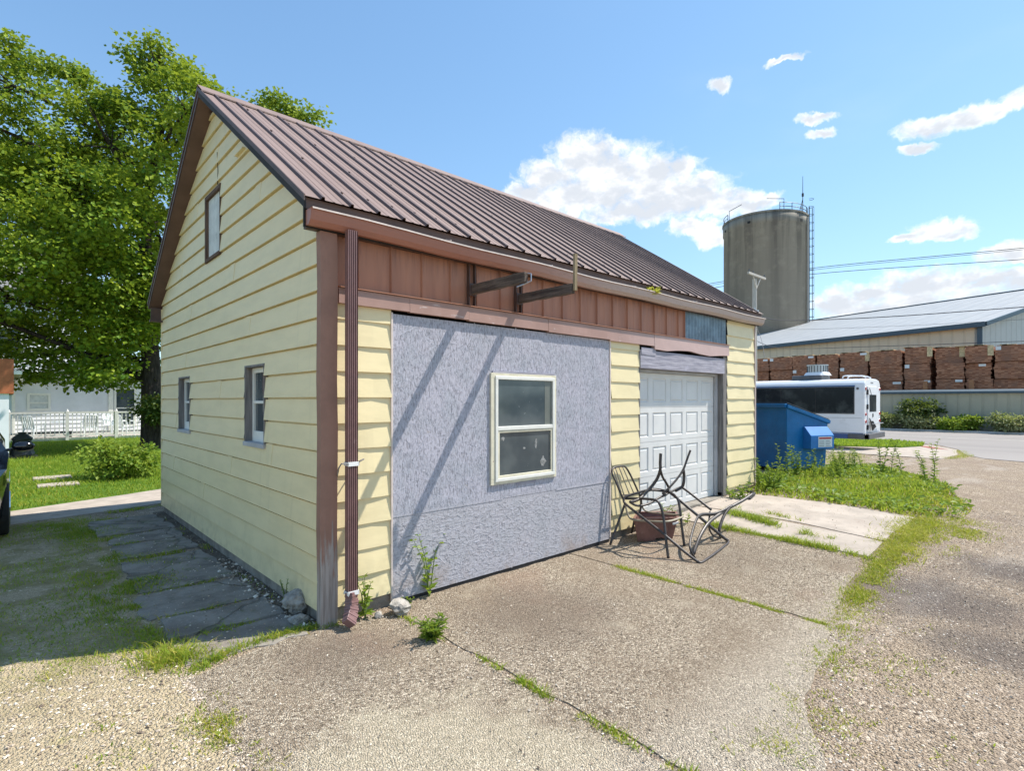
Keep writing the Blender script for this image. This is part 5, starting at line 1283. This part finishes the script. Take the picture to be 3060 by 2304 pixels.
lob = [(360,140,58),(352,225,88),(440,250,90),(500,280,70),(300,330,115),(420,370,110),(90,195,95),(20,260,110),(160,300,105),(60,370,120),(215,420,115),(330,480,105),(110,500,95),(250,590,110),(55,640,105),(170,690,110),(310,650,95),(110,760,70),(235,765,72),(-60,260,130),(-90,450,150),(-110,640,130),(-30,720,90),(612,225,42),(572,262,46),(665,245,24),(530,290,62),(330,150,36),(376,115,24),(100,420,95),(270,300,80),(180,360,80),(300,600,90),(120,640,75),(20,720,75),(330,720,65),(180,775,58),(260,700,70),(115,112,13),(112,135,18),(60,100,12),(58,122,16),(20,140,18),(178,150,14),(176,175,18),(235,195,16),(262,200,15),(290,225,16),(362,92,14),(362,112,20),(330,120,14),(395,125,16),(415,160,18),(445,180,20),(590,195,18),(640,215,16),(605,208,20),(685,238,10),(60,780,55),(140,800,45),(225,815,40),(290,820,40),(60,125,34),(165,130,28),(130,160,40),(205,215,36),(255,240,34),(470,200,34)]
lobes = []
for i, (x, y, r) in enumerate(lob):
    if x < 230 and y < 420 and r > 20: y += 22
    off = rng.uniform(-2.2, 2.2) if r > 60 else rng.uniform(-.8, .8)
    lobes.append((tc+RXv*(x-330)*pxm+FWv*off+UPv*(1.707+(865.2-y)*pxm), r*pxm))
for k in range(12):   # depth of the crown, front and back
    a = k/12*2*np.pi; lobes.append((tc+RXv*(2.8*np.cos(a)-1.2)+FWv*3.4*np.sin(a)+UPv*(5.2+1.1*(k % 4)), 1.5))
for x, y, r in ((330,640,72),(300,720,60),(345,560,80),(335,800,40),(300,775,45),(250,800,38),(345,730,50)): lobes.append((tc+RXv*(x-330)*pxm-FWv*1.6+UPv*(1.707+(865.2-y)*pxm), r*pxm))
P_, D_, S_ = crown_points(lobes, 19, 54, .50, .135)
cw = leaves('crown', P_, D_, S_, M['maple'], tr, wid=.95, fold=.22)
mb = MB()
trunk = [(1.97,18.5,-.1),(1.98,18.48,.4),(1.95,18.5,2.0),(1.88,18.55,4.2),(1.8,18.6,6.5),(1.85,18.5,9.0),(2.1,18.3,11.5)]
mb.tube(smooth_path(trunk, 4), list(np.interp(np.linspace(0,1,25), [0,.08,.3,.6,1], [.52,.40,.33,.2,.05])), 12)
mb.build('trunk', M['bark'], tr, smooth=True)
mb = MB()
for c, r in lobes[:23]:
    z0 = max(2.3, min(9.5, c[2]-1.5-.25*abs((c-tc)@RXv))); b0 = np.array([1.9,18.53,z0])
    m_ = b0*.45+c*.55+np.array([0,0,.35])+rng.normal(size=3)*.2; w0 = .05+.035*r
    mb.tube(smooth_path([b0, b0*.75+m_*.25+np.array([0,0,.1]), m_, c, c+unit((c-m_)[None])[0]*r*.5], 3), list(np.linspace(w0, .012, 13)), 6)
    for q in range(5):
        e = c+unit(rng.normal(size=(1,3)))[0]*r*.85; mb.tube([m_*.3+c*.7, (c+e)/2+np.array([0,0,.1]), e], [.03,.02,.006], 4)
mb.build('branch', M['bark'], tr, smooth=True)

def shrub(name, label, cat, c, rx, rz, m, n=1, dens=60, per=22, lsize=.08, spread=.22, group=None, nl=9, seed=0):
    r = thing(name, label, cat, (c[0], c[1], c[2]), group)
    lb = []
    for k in range(nl):
        a = k/nl*2*np.pi; q = rx*(.55 if k else 0)
        lb.append((np.array([c[0]+q*np.cos(a), c[1]+q*np.sin(a), c[2]+rz*rng.uniform(.35,.75)]), rx*rng.uniform(.4,.62)))
    P, D, S = crown_points(lb, dens/(rx*rx), per, spread, lsize, .1, .5)
    k = P[:,2] > c[2]+.02
    leaves('foliage', P[k], D[k], S[k], M[m], r, wid=.7)
    mb = MB()
    for q in range(8):
        a = rng.uniform(0, 6.28); e = rng.uniform(.3,.8)
        mb.tube([(c[0]+.03*np.cos(a), c[1]+.03*np.sin(a), c[2]-.03), (c[0]+.5*e*rx*np.cos(a), c[1]+.5*e*rx*np.sin(a), c[2]+rz*.4), (c[0]+e*rx*np.cos(a), c[1]+e*rx*np.sin(a), c[2]+rz*.8)], [.022*rx,.016*rx,.006*rx], 5)
    mb.build('stem', M['bark'], r)
    return r
shrub('bush', 'round leafy green bush on the lawn behind the garage corner', 'bush', (.13, 10.75, 0), .72, .86, 'bush', dens=70, per=26, lsize=.095, spread=.2)
shrub('shrub', 'dark ivy-like shrub round the maple trunk', 'shrub', (2.2, 17.6, 0), .75, 2.3, 'darkleaf', dens=60, per=26, lsize=.12, spread=.3)
shr = [('dark green spreading juniper against the beige wall', 47.3, 4.85, 1.35, 1.75, 'darkleaf', .55), ('pale flowering shrub nearest the bus rear', 46.9, 6.6, .75, 1.0, 'paleshrub', .1), ('pale shrub in front of the dark juniper', 46.7, 4.75, .95, 1.1, 'paleshrub', .1), ('low green shrub between the pale shrubs', 46.8, 2.75, 1.0, .75, 'bush', .1), ('rightmost pale shrub along the beige wall', 46.8, -.15, 1.0, 1.15, 'paleshrub', .1)]
for lb_, x, y, rx, rz, m, z in shr:
    shrub('shrub', lb_, 'shrub', (x, y, -.42+z), rx, rz, m, dens=70, per=22, lsize=.17, spread=.36, group='shrubs along the beige wall')
shrub('shrub', 'small upright sprig beside the low green shrub', 'shrub', (46.9, 1.75, -.42), .5, 1.35, 'bush', dens=40, per=18, lsize=.16, spread=.3, group='shrubs along the beige wall')

# distant tree line that closes the view behind the house and along the street
def tree_far(x, y, h, rx, label, m='darkleaf'):
    r = thing('tree', label, 'tree', (x, y, -.5), 'far trees')
    lb = []
    for k in range(14):
        a = rng.uniform(0, 6.28); q = rx*rng.uniform(.1,.75); z = h*rng.uniform(.4,.86)
        lb.append((np.array([x+q*np.cos(a), y+q*np.sin(a), z]), rx*rng.uniform(.35,.5)))
    P, D, S = crown_points(lb, 60/(rx*rx)*2, 16, rx*.22, rx*.085, .2, .5)
    leaves('crown', P, D, S, M[m], r, wid=.9)
    mb = MB(); mb.tube([(x,y,-.6),(x,y,h*.5),(x,y,h*.75)], [.35,.22,.08], 8); mb.build('trunk', M['bark'], r)
tree_far(-13, 44, 9.0, 4.2, 'far dark tree left of the white house')
tree_far(9.5, 40, 9.5, 4.5, 'far tree hidden behind the garage roof')

# ---- weeds: single plants
def weed(name, label, c, h, ns, lean, lsize, m='weed', cat='weed', group=None, per=11, wid=.45, spread=.0):
    z = float(gz(c[0], c[1])); r = thing(name, label, cat, (c[0], c[1], z), group)
    mb = MB(); P = []; D = []; S = []
    for s in range(ns):
        a = rng.uniform(0, 6.28); l = h*rng.uniform(.65, 1.0); le = lean*rng.uniform(.3,1.2)
        b = np.array([c[0]+spread*math.cos(a*3), c[1]+spread*math.sin(a*3), z-.01])
        t1 = b+np.array([math.cos(a)*le*l*.35, math.sin(a)*le*l*.35, l*.6]); t2 = b+np.array([math.cos(a)*le*l, math.sin(a)*le*l, l])
        mb.tube([b, t1, t2], [.006,.0045,.002], 5)
        n = int(per*rng.uniform(.8,1.2)); f = np.linspace(.12, 1, n)
        q = np.where(f[:,None] < .6, b+(t1-b)*(f[:,None]/.6), t1+(t2-t1)*((f[:,None]-.6)/.4))
        for side in range(3):
            an = rng.uniform(0, 6.28, n); d = np.stack([np.cos(an), np.sin(an), rng.uniform(.0,.8,n)], 1)
            P.append(q); D.append(unit(d)); S.append(lsize*(1.15-.6*f)*rng.uniform(.7,1.2,n))
    mb.build('stem', M['stem'], r)
    leaves('leaves', np.concatenate(P), np.concatenate(D), np.concatenate(S), M[m], r, wid=wid, fold=.3)
weed('weed', 'leafy young sapling growing against the grey boarding', (.95,-.05), .62, 3, .35, .075, 'bush', per=9, wid=.5)
weed('weed', 'low dark green tuft growing in the slab joint', (.49,-.76), .17, 16, .9, .09, 'weed', per=5, wid=.3)
weed('weed', 'small weed growing beside the downspout elbow', (.315,-.10), .36, 4, .3, .075, 'weed', per=7)
weed('weed', 'thin weed growing at the shaded gable wall', (-.06,.55), .30, 3, .3, .03, 'weed', per=6)
weed('weed', 'tiny seedlings beside the pale rock', (.66,-.14), .10, 6, .8, .05, 'weed', per=4)
weed('weed', 'weed growing by the garage door threshold', (4.75,-.20), .24, 9, .9, .07, 'weed', per=6, wid=.35, spread=.15)
weed('weed', 'reddish weedy clump at the right door jamb', (6.55,-.22), .22, 9, .8, .08, 'weed', per=6, spread=.12)
tall = [(13.4,.9,1.35,4,'tallest weed stalks in front of the dumpster'),(9.2,-.05,.80,8,'bushy weed at the dumpster corner'),(10.2,-.35,.62,8,'wide leafy weed in front of the blue dumpster'),
        (11.2,-1.25,.95,5,'tall thin weed right of the dumpster'),(10.9,-1.75,.98,4,'tall thin weed at the right of the weed patch'),(7.75,-.22,.60,9,'feathery weed at the garage corner'),(11.6,-.3,.70,6,'leafy weed below the dumpster fork pocket'),(9.6,-.55,.42,7,'low leafy weed left of the dumpster corner'),(12.3,-.2,.62,5,'leafy weed right of the fork pocket')]
for x, y, h, ns, lb_ in tall:
    weed('weed', lb_, (x, y), h*.88, ns, .25, .105 if h > .7 else .09, 'weed', group='tall weeds by the dumpster', per=15, wid=.36, spread=.22)

# ---- weed patch ground cover (stuff)
wpoly = [(7.06,-.08),(7.12,-1.2),(7.3,-2.32),(7.75,-2.78),(8.8,-2.75),(9.8,-2.45),(11,-2.1),(12.4,-1.3),(13.6,-.4),(13.2,.35),(10.1,.35),(7.9,.5),(7.8,-.05)]
X, Y = scatter(wpoly, 15000)
dn_ = vnoise(X, Y, 1.6, 3); k = rng.random(len(X)) < -.15+1.4*dn_
X, Y = X[k], Y[k]; H = .04+.15*vnoise(X, Y, 1.6, 4)**1.6+rng.random(len(X))*.05
edge = np.clip((Y+2.9)/.9, .25, 1)*np.clip((X-6.95)/.5, .3, 1)
tag(blades('weed_grass', X, Y, H*edge, [M['grass'], M['drygrass']], lean=.6, wid=.02, mi=(rng.random(len(X)) < .25+.4*(Y < -2.2)).astype(int)), 'rough green grass and weeds filling the patch by the dumpster', 'weeds', kind='stuff')
X, Y = scatter(wpoly, 6000); k = rng.random(len(X)) < vnoise(X, Y, 1.3, 9)*1.5-.35
X, Y = X[k], Y[k]; n = len(X); Zb = gz(X, Y)+.02+.15*vnoise(X, Y, 1.6, 10)*rng.random(n)
an = rng.uniform(0, 6.28, n); D = unit(np.stack([np.cos(an), np.sin(an), rng.uniform(-.1,.7,n)], 1))
tag(leaves('weed_cover', np.stack([X, Y, Zb], 1), D, .09*rng.uniform(.5,1.3,n), [M['weed']], wid=.6), 'broad leaved weeds low in the patch by the dumpster', 'weeds', kind='stuff')

# ---- lawn grass (stuff)
lp = [(-5.5,6.1),(-1.6,7.42),(-.2,7.98),(.6,8.36),(4,8.4),(4,25.5),(-5.5,25.5)]
X, Y = scatter(lp, 90000); k = (rng.random(len(X)) < np.clip(1.2-(Y-7)/22, .35, 1)) & (X > -3.2-.0*Y) & (X < 2.6)
X, Y = X[k], Y[k]; H = (.03+.05*rng.random(len(X)))*(.7+.8*vnoise(X, Y, 1.2, 5))*(1+.03*(Y-8))
tag(blades('lawn_grass', X, Y, H, [M['grass'], M['drygrass']], lean=.6, wid=.014, mi=(rng.random(len(X)) < .05+.15*(vnoise(X,Y,.7,8) > .65)).astype(int)), 'short bright green lawn grass in front of the deck', 'grass', kind='stuff')
X, Y = scatter(isl, 14000); tag(blades('island_grass', X, Y, .06+.07*rng.random(len(X)), [M['grass']], z=gz(X, Y)+.05, lean=.6, wid=.04), 'mown grass island beside the bus', 'grass', kind='stuff')

# ---- grass in joints, verge, gravel
GX_, GY_, GH_, GM_ = [], [], [], []
def strip(pts, wd_, n, h, dry=.3, patchy=.5, seed=1, sc=2.2):
    pts = np.array(pts, dtype=float); L_ = np.linalg.norm(np.diff(pts, axis=0), axis=1); cl = np.concatenate([[0], np.cumsum(L_)])
    s_ = rng.uniform(0, cl[-1], n); x = np.interp(s_, cl, pts[:,0])+rng.normal(0, wd_, n); y = np.interp(s_, cl, pts[:,1])+rng.normal(0, wd_, n)
    k = vnoise(x, y, sc, seed)*.65+vnoise(x, y, sc*3.3, seed+7)*.35 > patchy+.05+.16*(rng.random(n)-.5); x, y = x[k], y[k]
    GX_.append(x); GY_.append(y); GH_.append(h*rng.uniform(.4,1.2,len(x))*(.5+vnoise(x, y, 3.0, seed+1))); GM_.append((rng.random(len(x)) < dry).astype(int))
strip([(.55,-.3),(.55,-1.4),(.53,-3.3)], .02, 3200, .035, .3, .50, 31, 6)
strip([(2.84,-.65),(2.83,-1.6),(2.84,-2.6)], .022, 3000, .032, .45, .30, 32, 5)
strip([(4.87,-.6),(4.86,-1.5),(4.86,-2.4)], .04, 2600, .075, .25, .30, 33, 3)
strip([(5.55,-.55),(5.35,-1.2),(5.25,-1.75),(5.35,-2.0)], .05, 2200, .08, .2, .32, 34, 3)
strip([(5.9,-.5),(5.75,-1.4)], .02, 500, .06, .3, .45, 36, 3)
strip([(7.25,-2.42),(6.0,-2.46),(4.9,-2.52)], .11, 11000, .05, .85, .22, 35, 3)
strip([(7.8,-2.8),(6.8,-2.85),(5.6,-2.72)], .15, 6000, .035, .85, .45, 37, 3)
strip([(4.9,-2.50),(3.8,-2.58),(2.85,-2.70)], .07, 5200, .036, .75, .30, 38, 4)
strip([(2.95,-2.75),(2.0,-2.88),(1.0,-3.0),(.3,-3.05)], .13, 4200, .03, .6, .56, 39, 4)
strip([(.15,-.05),(-.25,.04),(-.55,.02),(-.9,-.12)], .03, 1300, .05, .35, .42, 40, 3)
strip([(-.95,.05),(-1.0,-.3),(-.96,-.9),(-.95,-1.6)], .07, 1500, .032, .6, .60, 41, 4)
strip([(-.86,.1),(-1.0,.2)], .09, 800, .065, .45, .2, 42)
for a_, b_ in ys: strip([(-.85,b_+.03),(-.3,b_+.03)], .022, 260, .05, .3, .45, 50+int(b_*10), 4)
strip([(-.92,.4),(-.95,2.0),(-.9,3.6),(-.85,4.4),(-1.3,5.9)], .2, 18000, .045, .3, .40, 43, 2.5)
strip([(-.06,.5),(-.06,5.6)], .03, 700, .05, .3, .5, 44, 2)
strip([(-1.7,5.95),(-.5,6.15),(.1,6.4)], .05, 1200, .06, .3, .4, 45, 2)
# patches in the gravel left of the slab and in the shaded yard
x = rng.uniform(-4.5,-.95,60000); y = rng.uniform(-3.2,5.9,60000)
pn = vnoise(x, y, 2.0, 61)*.6+vnoise(x, y, 5.0, 62)*.4; k = pn > np.where(y > .3, .40, .60)+.10*rng.random(len(x))
x, y = x[k], y[k]; GX_.append(x); GY_.append(y); GH_.append((.010+.022*rng.random(len(x)))*np.where(y > .3, 1.2, 1.0)); GM_.append((rng.random(len(x)) < np.where(y > .3, .3, .5)).astype(int))
x = rng.uniform(.8,7.5,9000); y = rng.uniform(-4.6,-2.7,9000); k = (vnoise(x, y, 3.2, 71) > .74) & (y > -3.6+.12*x); x, y = x[k], y[k]
GX_.append(x); GY_.append(y); GH_.append(.018+.03*rng.random(len(x))); GM_.append((rng.random(len(x)) < .6).astype(int))
# far verge of the alley and grassy edges near the street
strip([(14,.5),(18,1.6),(21.3,2.2)], .35, 1500, .10, .5, .35, 72, .8)
strip([(21,-.6),(24,-.8),(27.5,-.1)], .12, 900, .09, .7, .3, 73, .8)
strip([(-.93,-.5),(-.9,-1.0),(-.93,-1.5),(-.9,-2.2)], .05, 2600, .03, .7, .50, 81, 6)
strip([(2.7,-2.72),(1.7,-2.8),(.9,-2.95)], .10, 3000, .032, .5, .52, 82, 7)
strip([(3.4,-2.75),(2.4,-3.0),(1.4,-3.3)], .22, 2600, .025, .6, .60, 83, 6)
x = np.concatenate(GX_); y = np.concatenate(GY_); h = np.concatenate(GH_); m_ = np.concatenate(GM_)
tag(blades('joint_grass', x, y, h, [M['grass'], M['drygrass']], z=gz(x, y)-.012, lean=1.0, wid=.007, mi=m_), 'patchy grass in the paving joints and gravel', 'grass', kind='stuff')

# ---- loose stones (stuff) and the rocks at the corner
def stones(name, X, Y, S, label, z=-.006):
    n = len(X); base = np.array([(1,0,0),(-1,0,0),(0,1,0),(0,-1,0),(0,0,1),(0,0,-1)], dtype=float)
    tri = np.array([(0,2,4),(2,1,4),(1,3,4),(3,0,4),(2,0,5),(1,2,5),(3,1,5),(0,3,5)])
    V = base[None]*rng.uniform(.65,1.25,(n,6,1))+rng.normal(0,.16,(n,6,3))
    a = rng.uniform(0, 6.28, n); ca, sa = np.cos(a), np.sin(a)
    q = V*np.stack([S, S*rng.uniform(.6,1,n), S*rng.uniform(.4,.7,n)], 1)[:,None,:]
    R_ = np.stack([q[...,0]*ca[:,None]-q[...,1]*sa[:,None], q[...,0]*sa[:,None]+q[...,1]*ca[:,None], q[...,2]], -1)
    R_ += np.stack([X, Y, gz(X, Y)+z+S*.2], 1)[:,None,:]
    F_ = (np.arange(n)*6)[:,None,None]+tri[None]
    return tag(mesh_obj(name, R_.reshape(-1,3), F_.reshape(-1,3), [M['stone']]), label, 'gravel', kind='stuff')
def power(n, a, b): return a+(b-a)*rng.random(n)**3
X = rng.uniform(-4.6,-.93,20000); Y = rng.uniform(-3.4,.4,20000)
X2 = rng.uniform(-4,-.9,2500); Y2 = rng.uniform(.4,6,2500)
X3 = rng.uniform(.6,9,26000); Y3 = rng.uniform(-5.2,-2.55,26000); k = Y3 < -2.62-.25*np.clip(2.6-X3,0,2)*.6
stones('gravel_stones', X, Y, power(len(X), .004, .014), 'loose pale gravel stones left of the slabs')
stones('gravel_stones', X3[k], Y3[k], power(k.sum(), .003, .010), 'loose gravel stones along the alley', -.006)
stones('gravel_stones', X2, Y2, power(len(X2), .004, .012), 'loose stones in the shaded yard', -.006)
eX = np.concatenate([rng.normal(-.91,.03,900), rng.uniform(.55,2.8,900), np.full(500,.552)+rng.normal(0,.014,500)]); eY = np.concatenate([rng.uniform(-3.4,-.1,900), np.zeros(900), rng.uniform(-3.3,-.15,500)]); eY[900:1800] = -2.75-.28*np.clip(2.6-eX[900:1800],0,2)+rng.normal(0,.05,900)
stones('gravel_stones', eX, eY, power(len(eX), .004, .012), 'pebbles filling the slab edges', -.008)
eY = rng.uniform(-3.5,-.15,3000); eX = np.interp(eY, [-3.6,-.22], [-.90,-.92])+rng.normal(-.012,.018,3000)
stones('edge_pebbles', eX, eY, power(3000, .003, .009), 'pebbles along the left slab edge', -.006)
X = np.concatenate([rng.uniform(-.85,7,2600), rng.normal(.6,.25,700), rng.normal(.35,.18,200)]); Y = np.concatenate([rng.uniform(-2.9,-.05,2600), rng.normal(-1.7,.7,700), rng.normal(-.17,.06,200)])
k = Y < -.03; stones('slab_grit', X[k], Y[k], power(k.sum(), .0025, .010), 'scattered grit and small stones on the slabs', .003)
X = rng.uniform(-.9,-.02,900); Y = rng.uniform(0,5.6,900); stones('yard_grit', X, Y, power(900, .003, .012), 'grit and pebbles on the shaded stepping slabs', .012)
X = rng.normal(-.08,.07,420); Y = rng.uniform(.02,2.4,420); stones('corner_rubble', X, Y, power(420, .006, .028), 'broken rubble along the gable foot', .0)
rk = [('pale round rock on the slab in front of the boarding', (.57,-.20,.05), .085, 3), ('large grey rubble lump left of the corner post', (-.06,.34,.07), .115, 8), ('small grey stone touching the corner post', (-.10,.14,.03), .06, 5), ('small stone left of the pale round rock', (.40,-.15,.02), .035, 6)]
for lb_, c, r, sd in rk:
    mb = MB(); blob(mb, c, r, sd, 3, .42, 0, (1.1,1,.8)); o = mb.build('rock', M['rock'], org=(c[0],c[1],0)); tag(o, lb_, 'rock')
# black hose end by the right jamb and a small weed growing in the gutter
mb = MB(); mb.tube(smooth_path([(6.5,-.42,.215),(6.75,-.36,.22),(7.0,-.28,.225),(7.12,-.12,.23)]), .022, 7); tag(mb.build('hose', M['rubber'], org=(6.8,-.35,.2)), 'short black hose lying by the garage corner', 'hose')
g2 = thing('gutter_weed', 'dry tuft growing out of the gutter', 'weed', (4.35,-.11,3.06))
n = 60; an = rng.uniform(0, 6.28, n); D = unit(np.stack([np.cos(an), np.sin(an)*.6-.3, rng.uniform(-.3,1.0,n)], 1)); P = np.array([4.35,-.13,3.10])+rng.normal(0,.03,(n,3))*np.array([2,.5,.5])
leaves('leaves', P, D, .10*rng.uniform(.5,1.2,n), M['drygrass'], g2, wid=.25)
# two small pavers sunk in the lawn
for lb_, x, y in (('pale flat paver sunk in the lawn nearer the fire pit', -1.03, 11.5), ('pale flat paver sunk in the lawn nearer the walkway', -1.0, 10.1)):
    mb = MB(); mb.box(x-.32, x+.32, y-.22, y+.22, -.03, .045); tag(mb.build('paver', M['walk'], org=(x, y, 0), bevel=.01), lb_, 'paver')
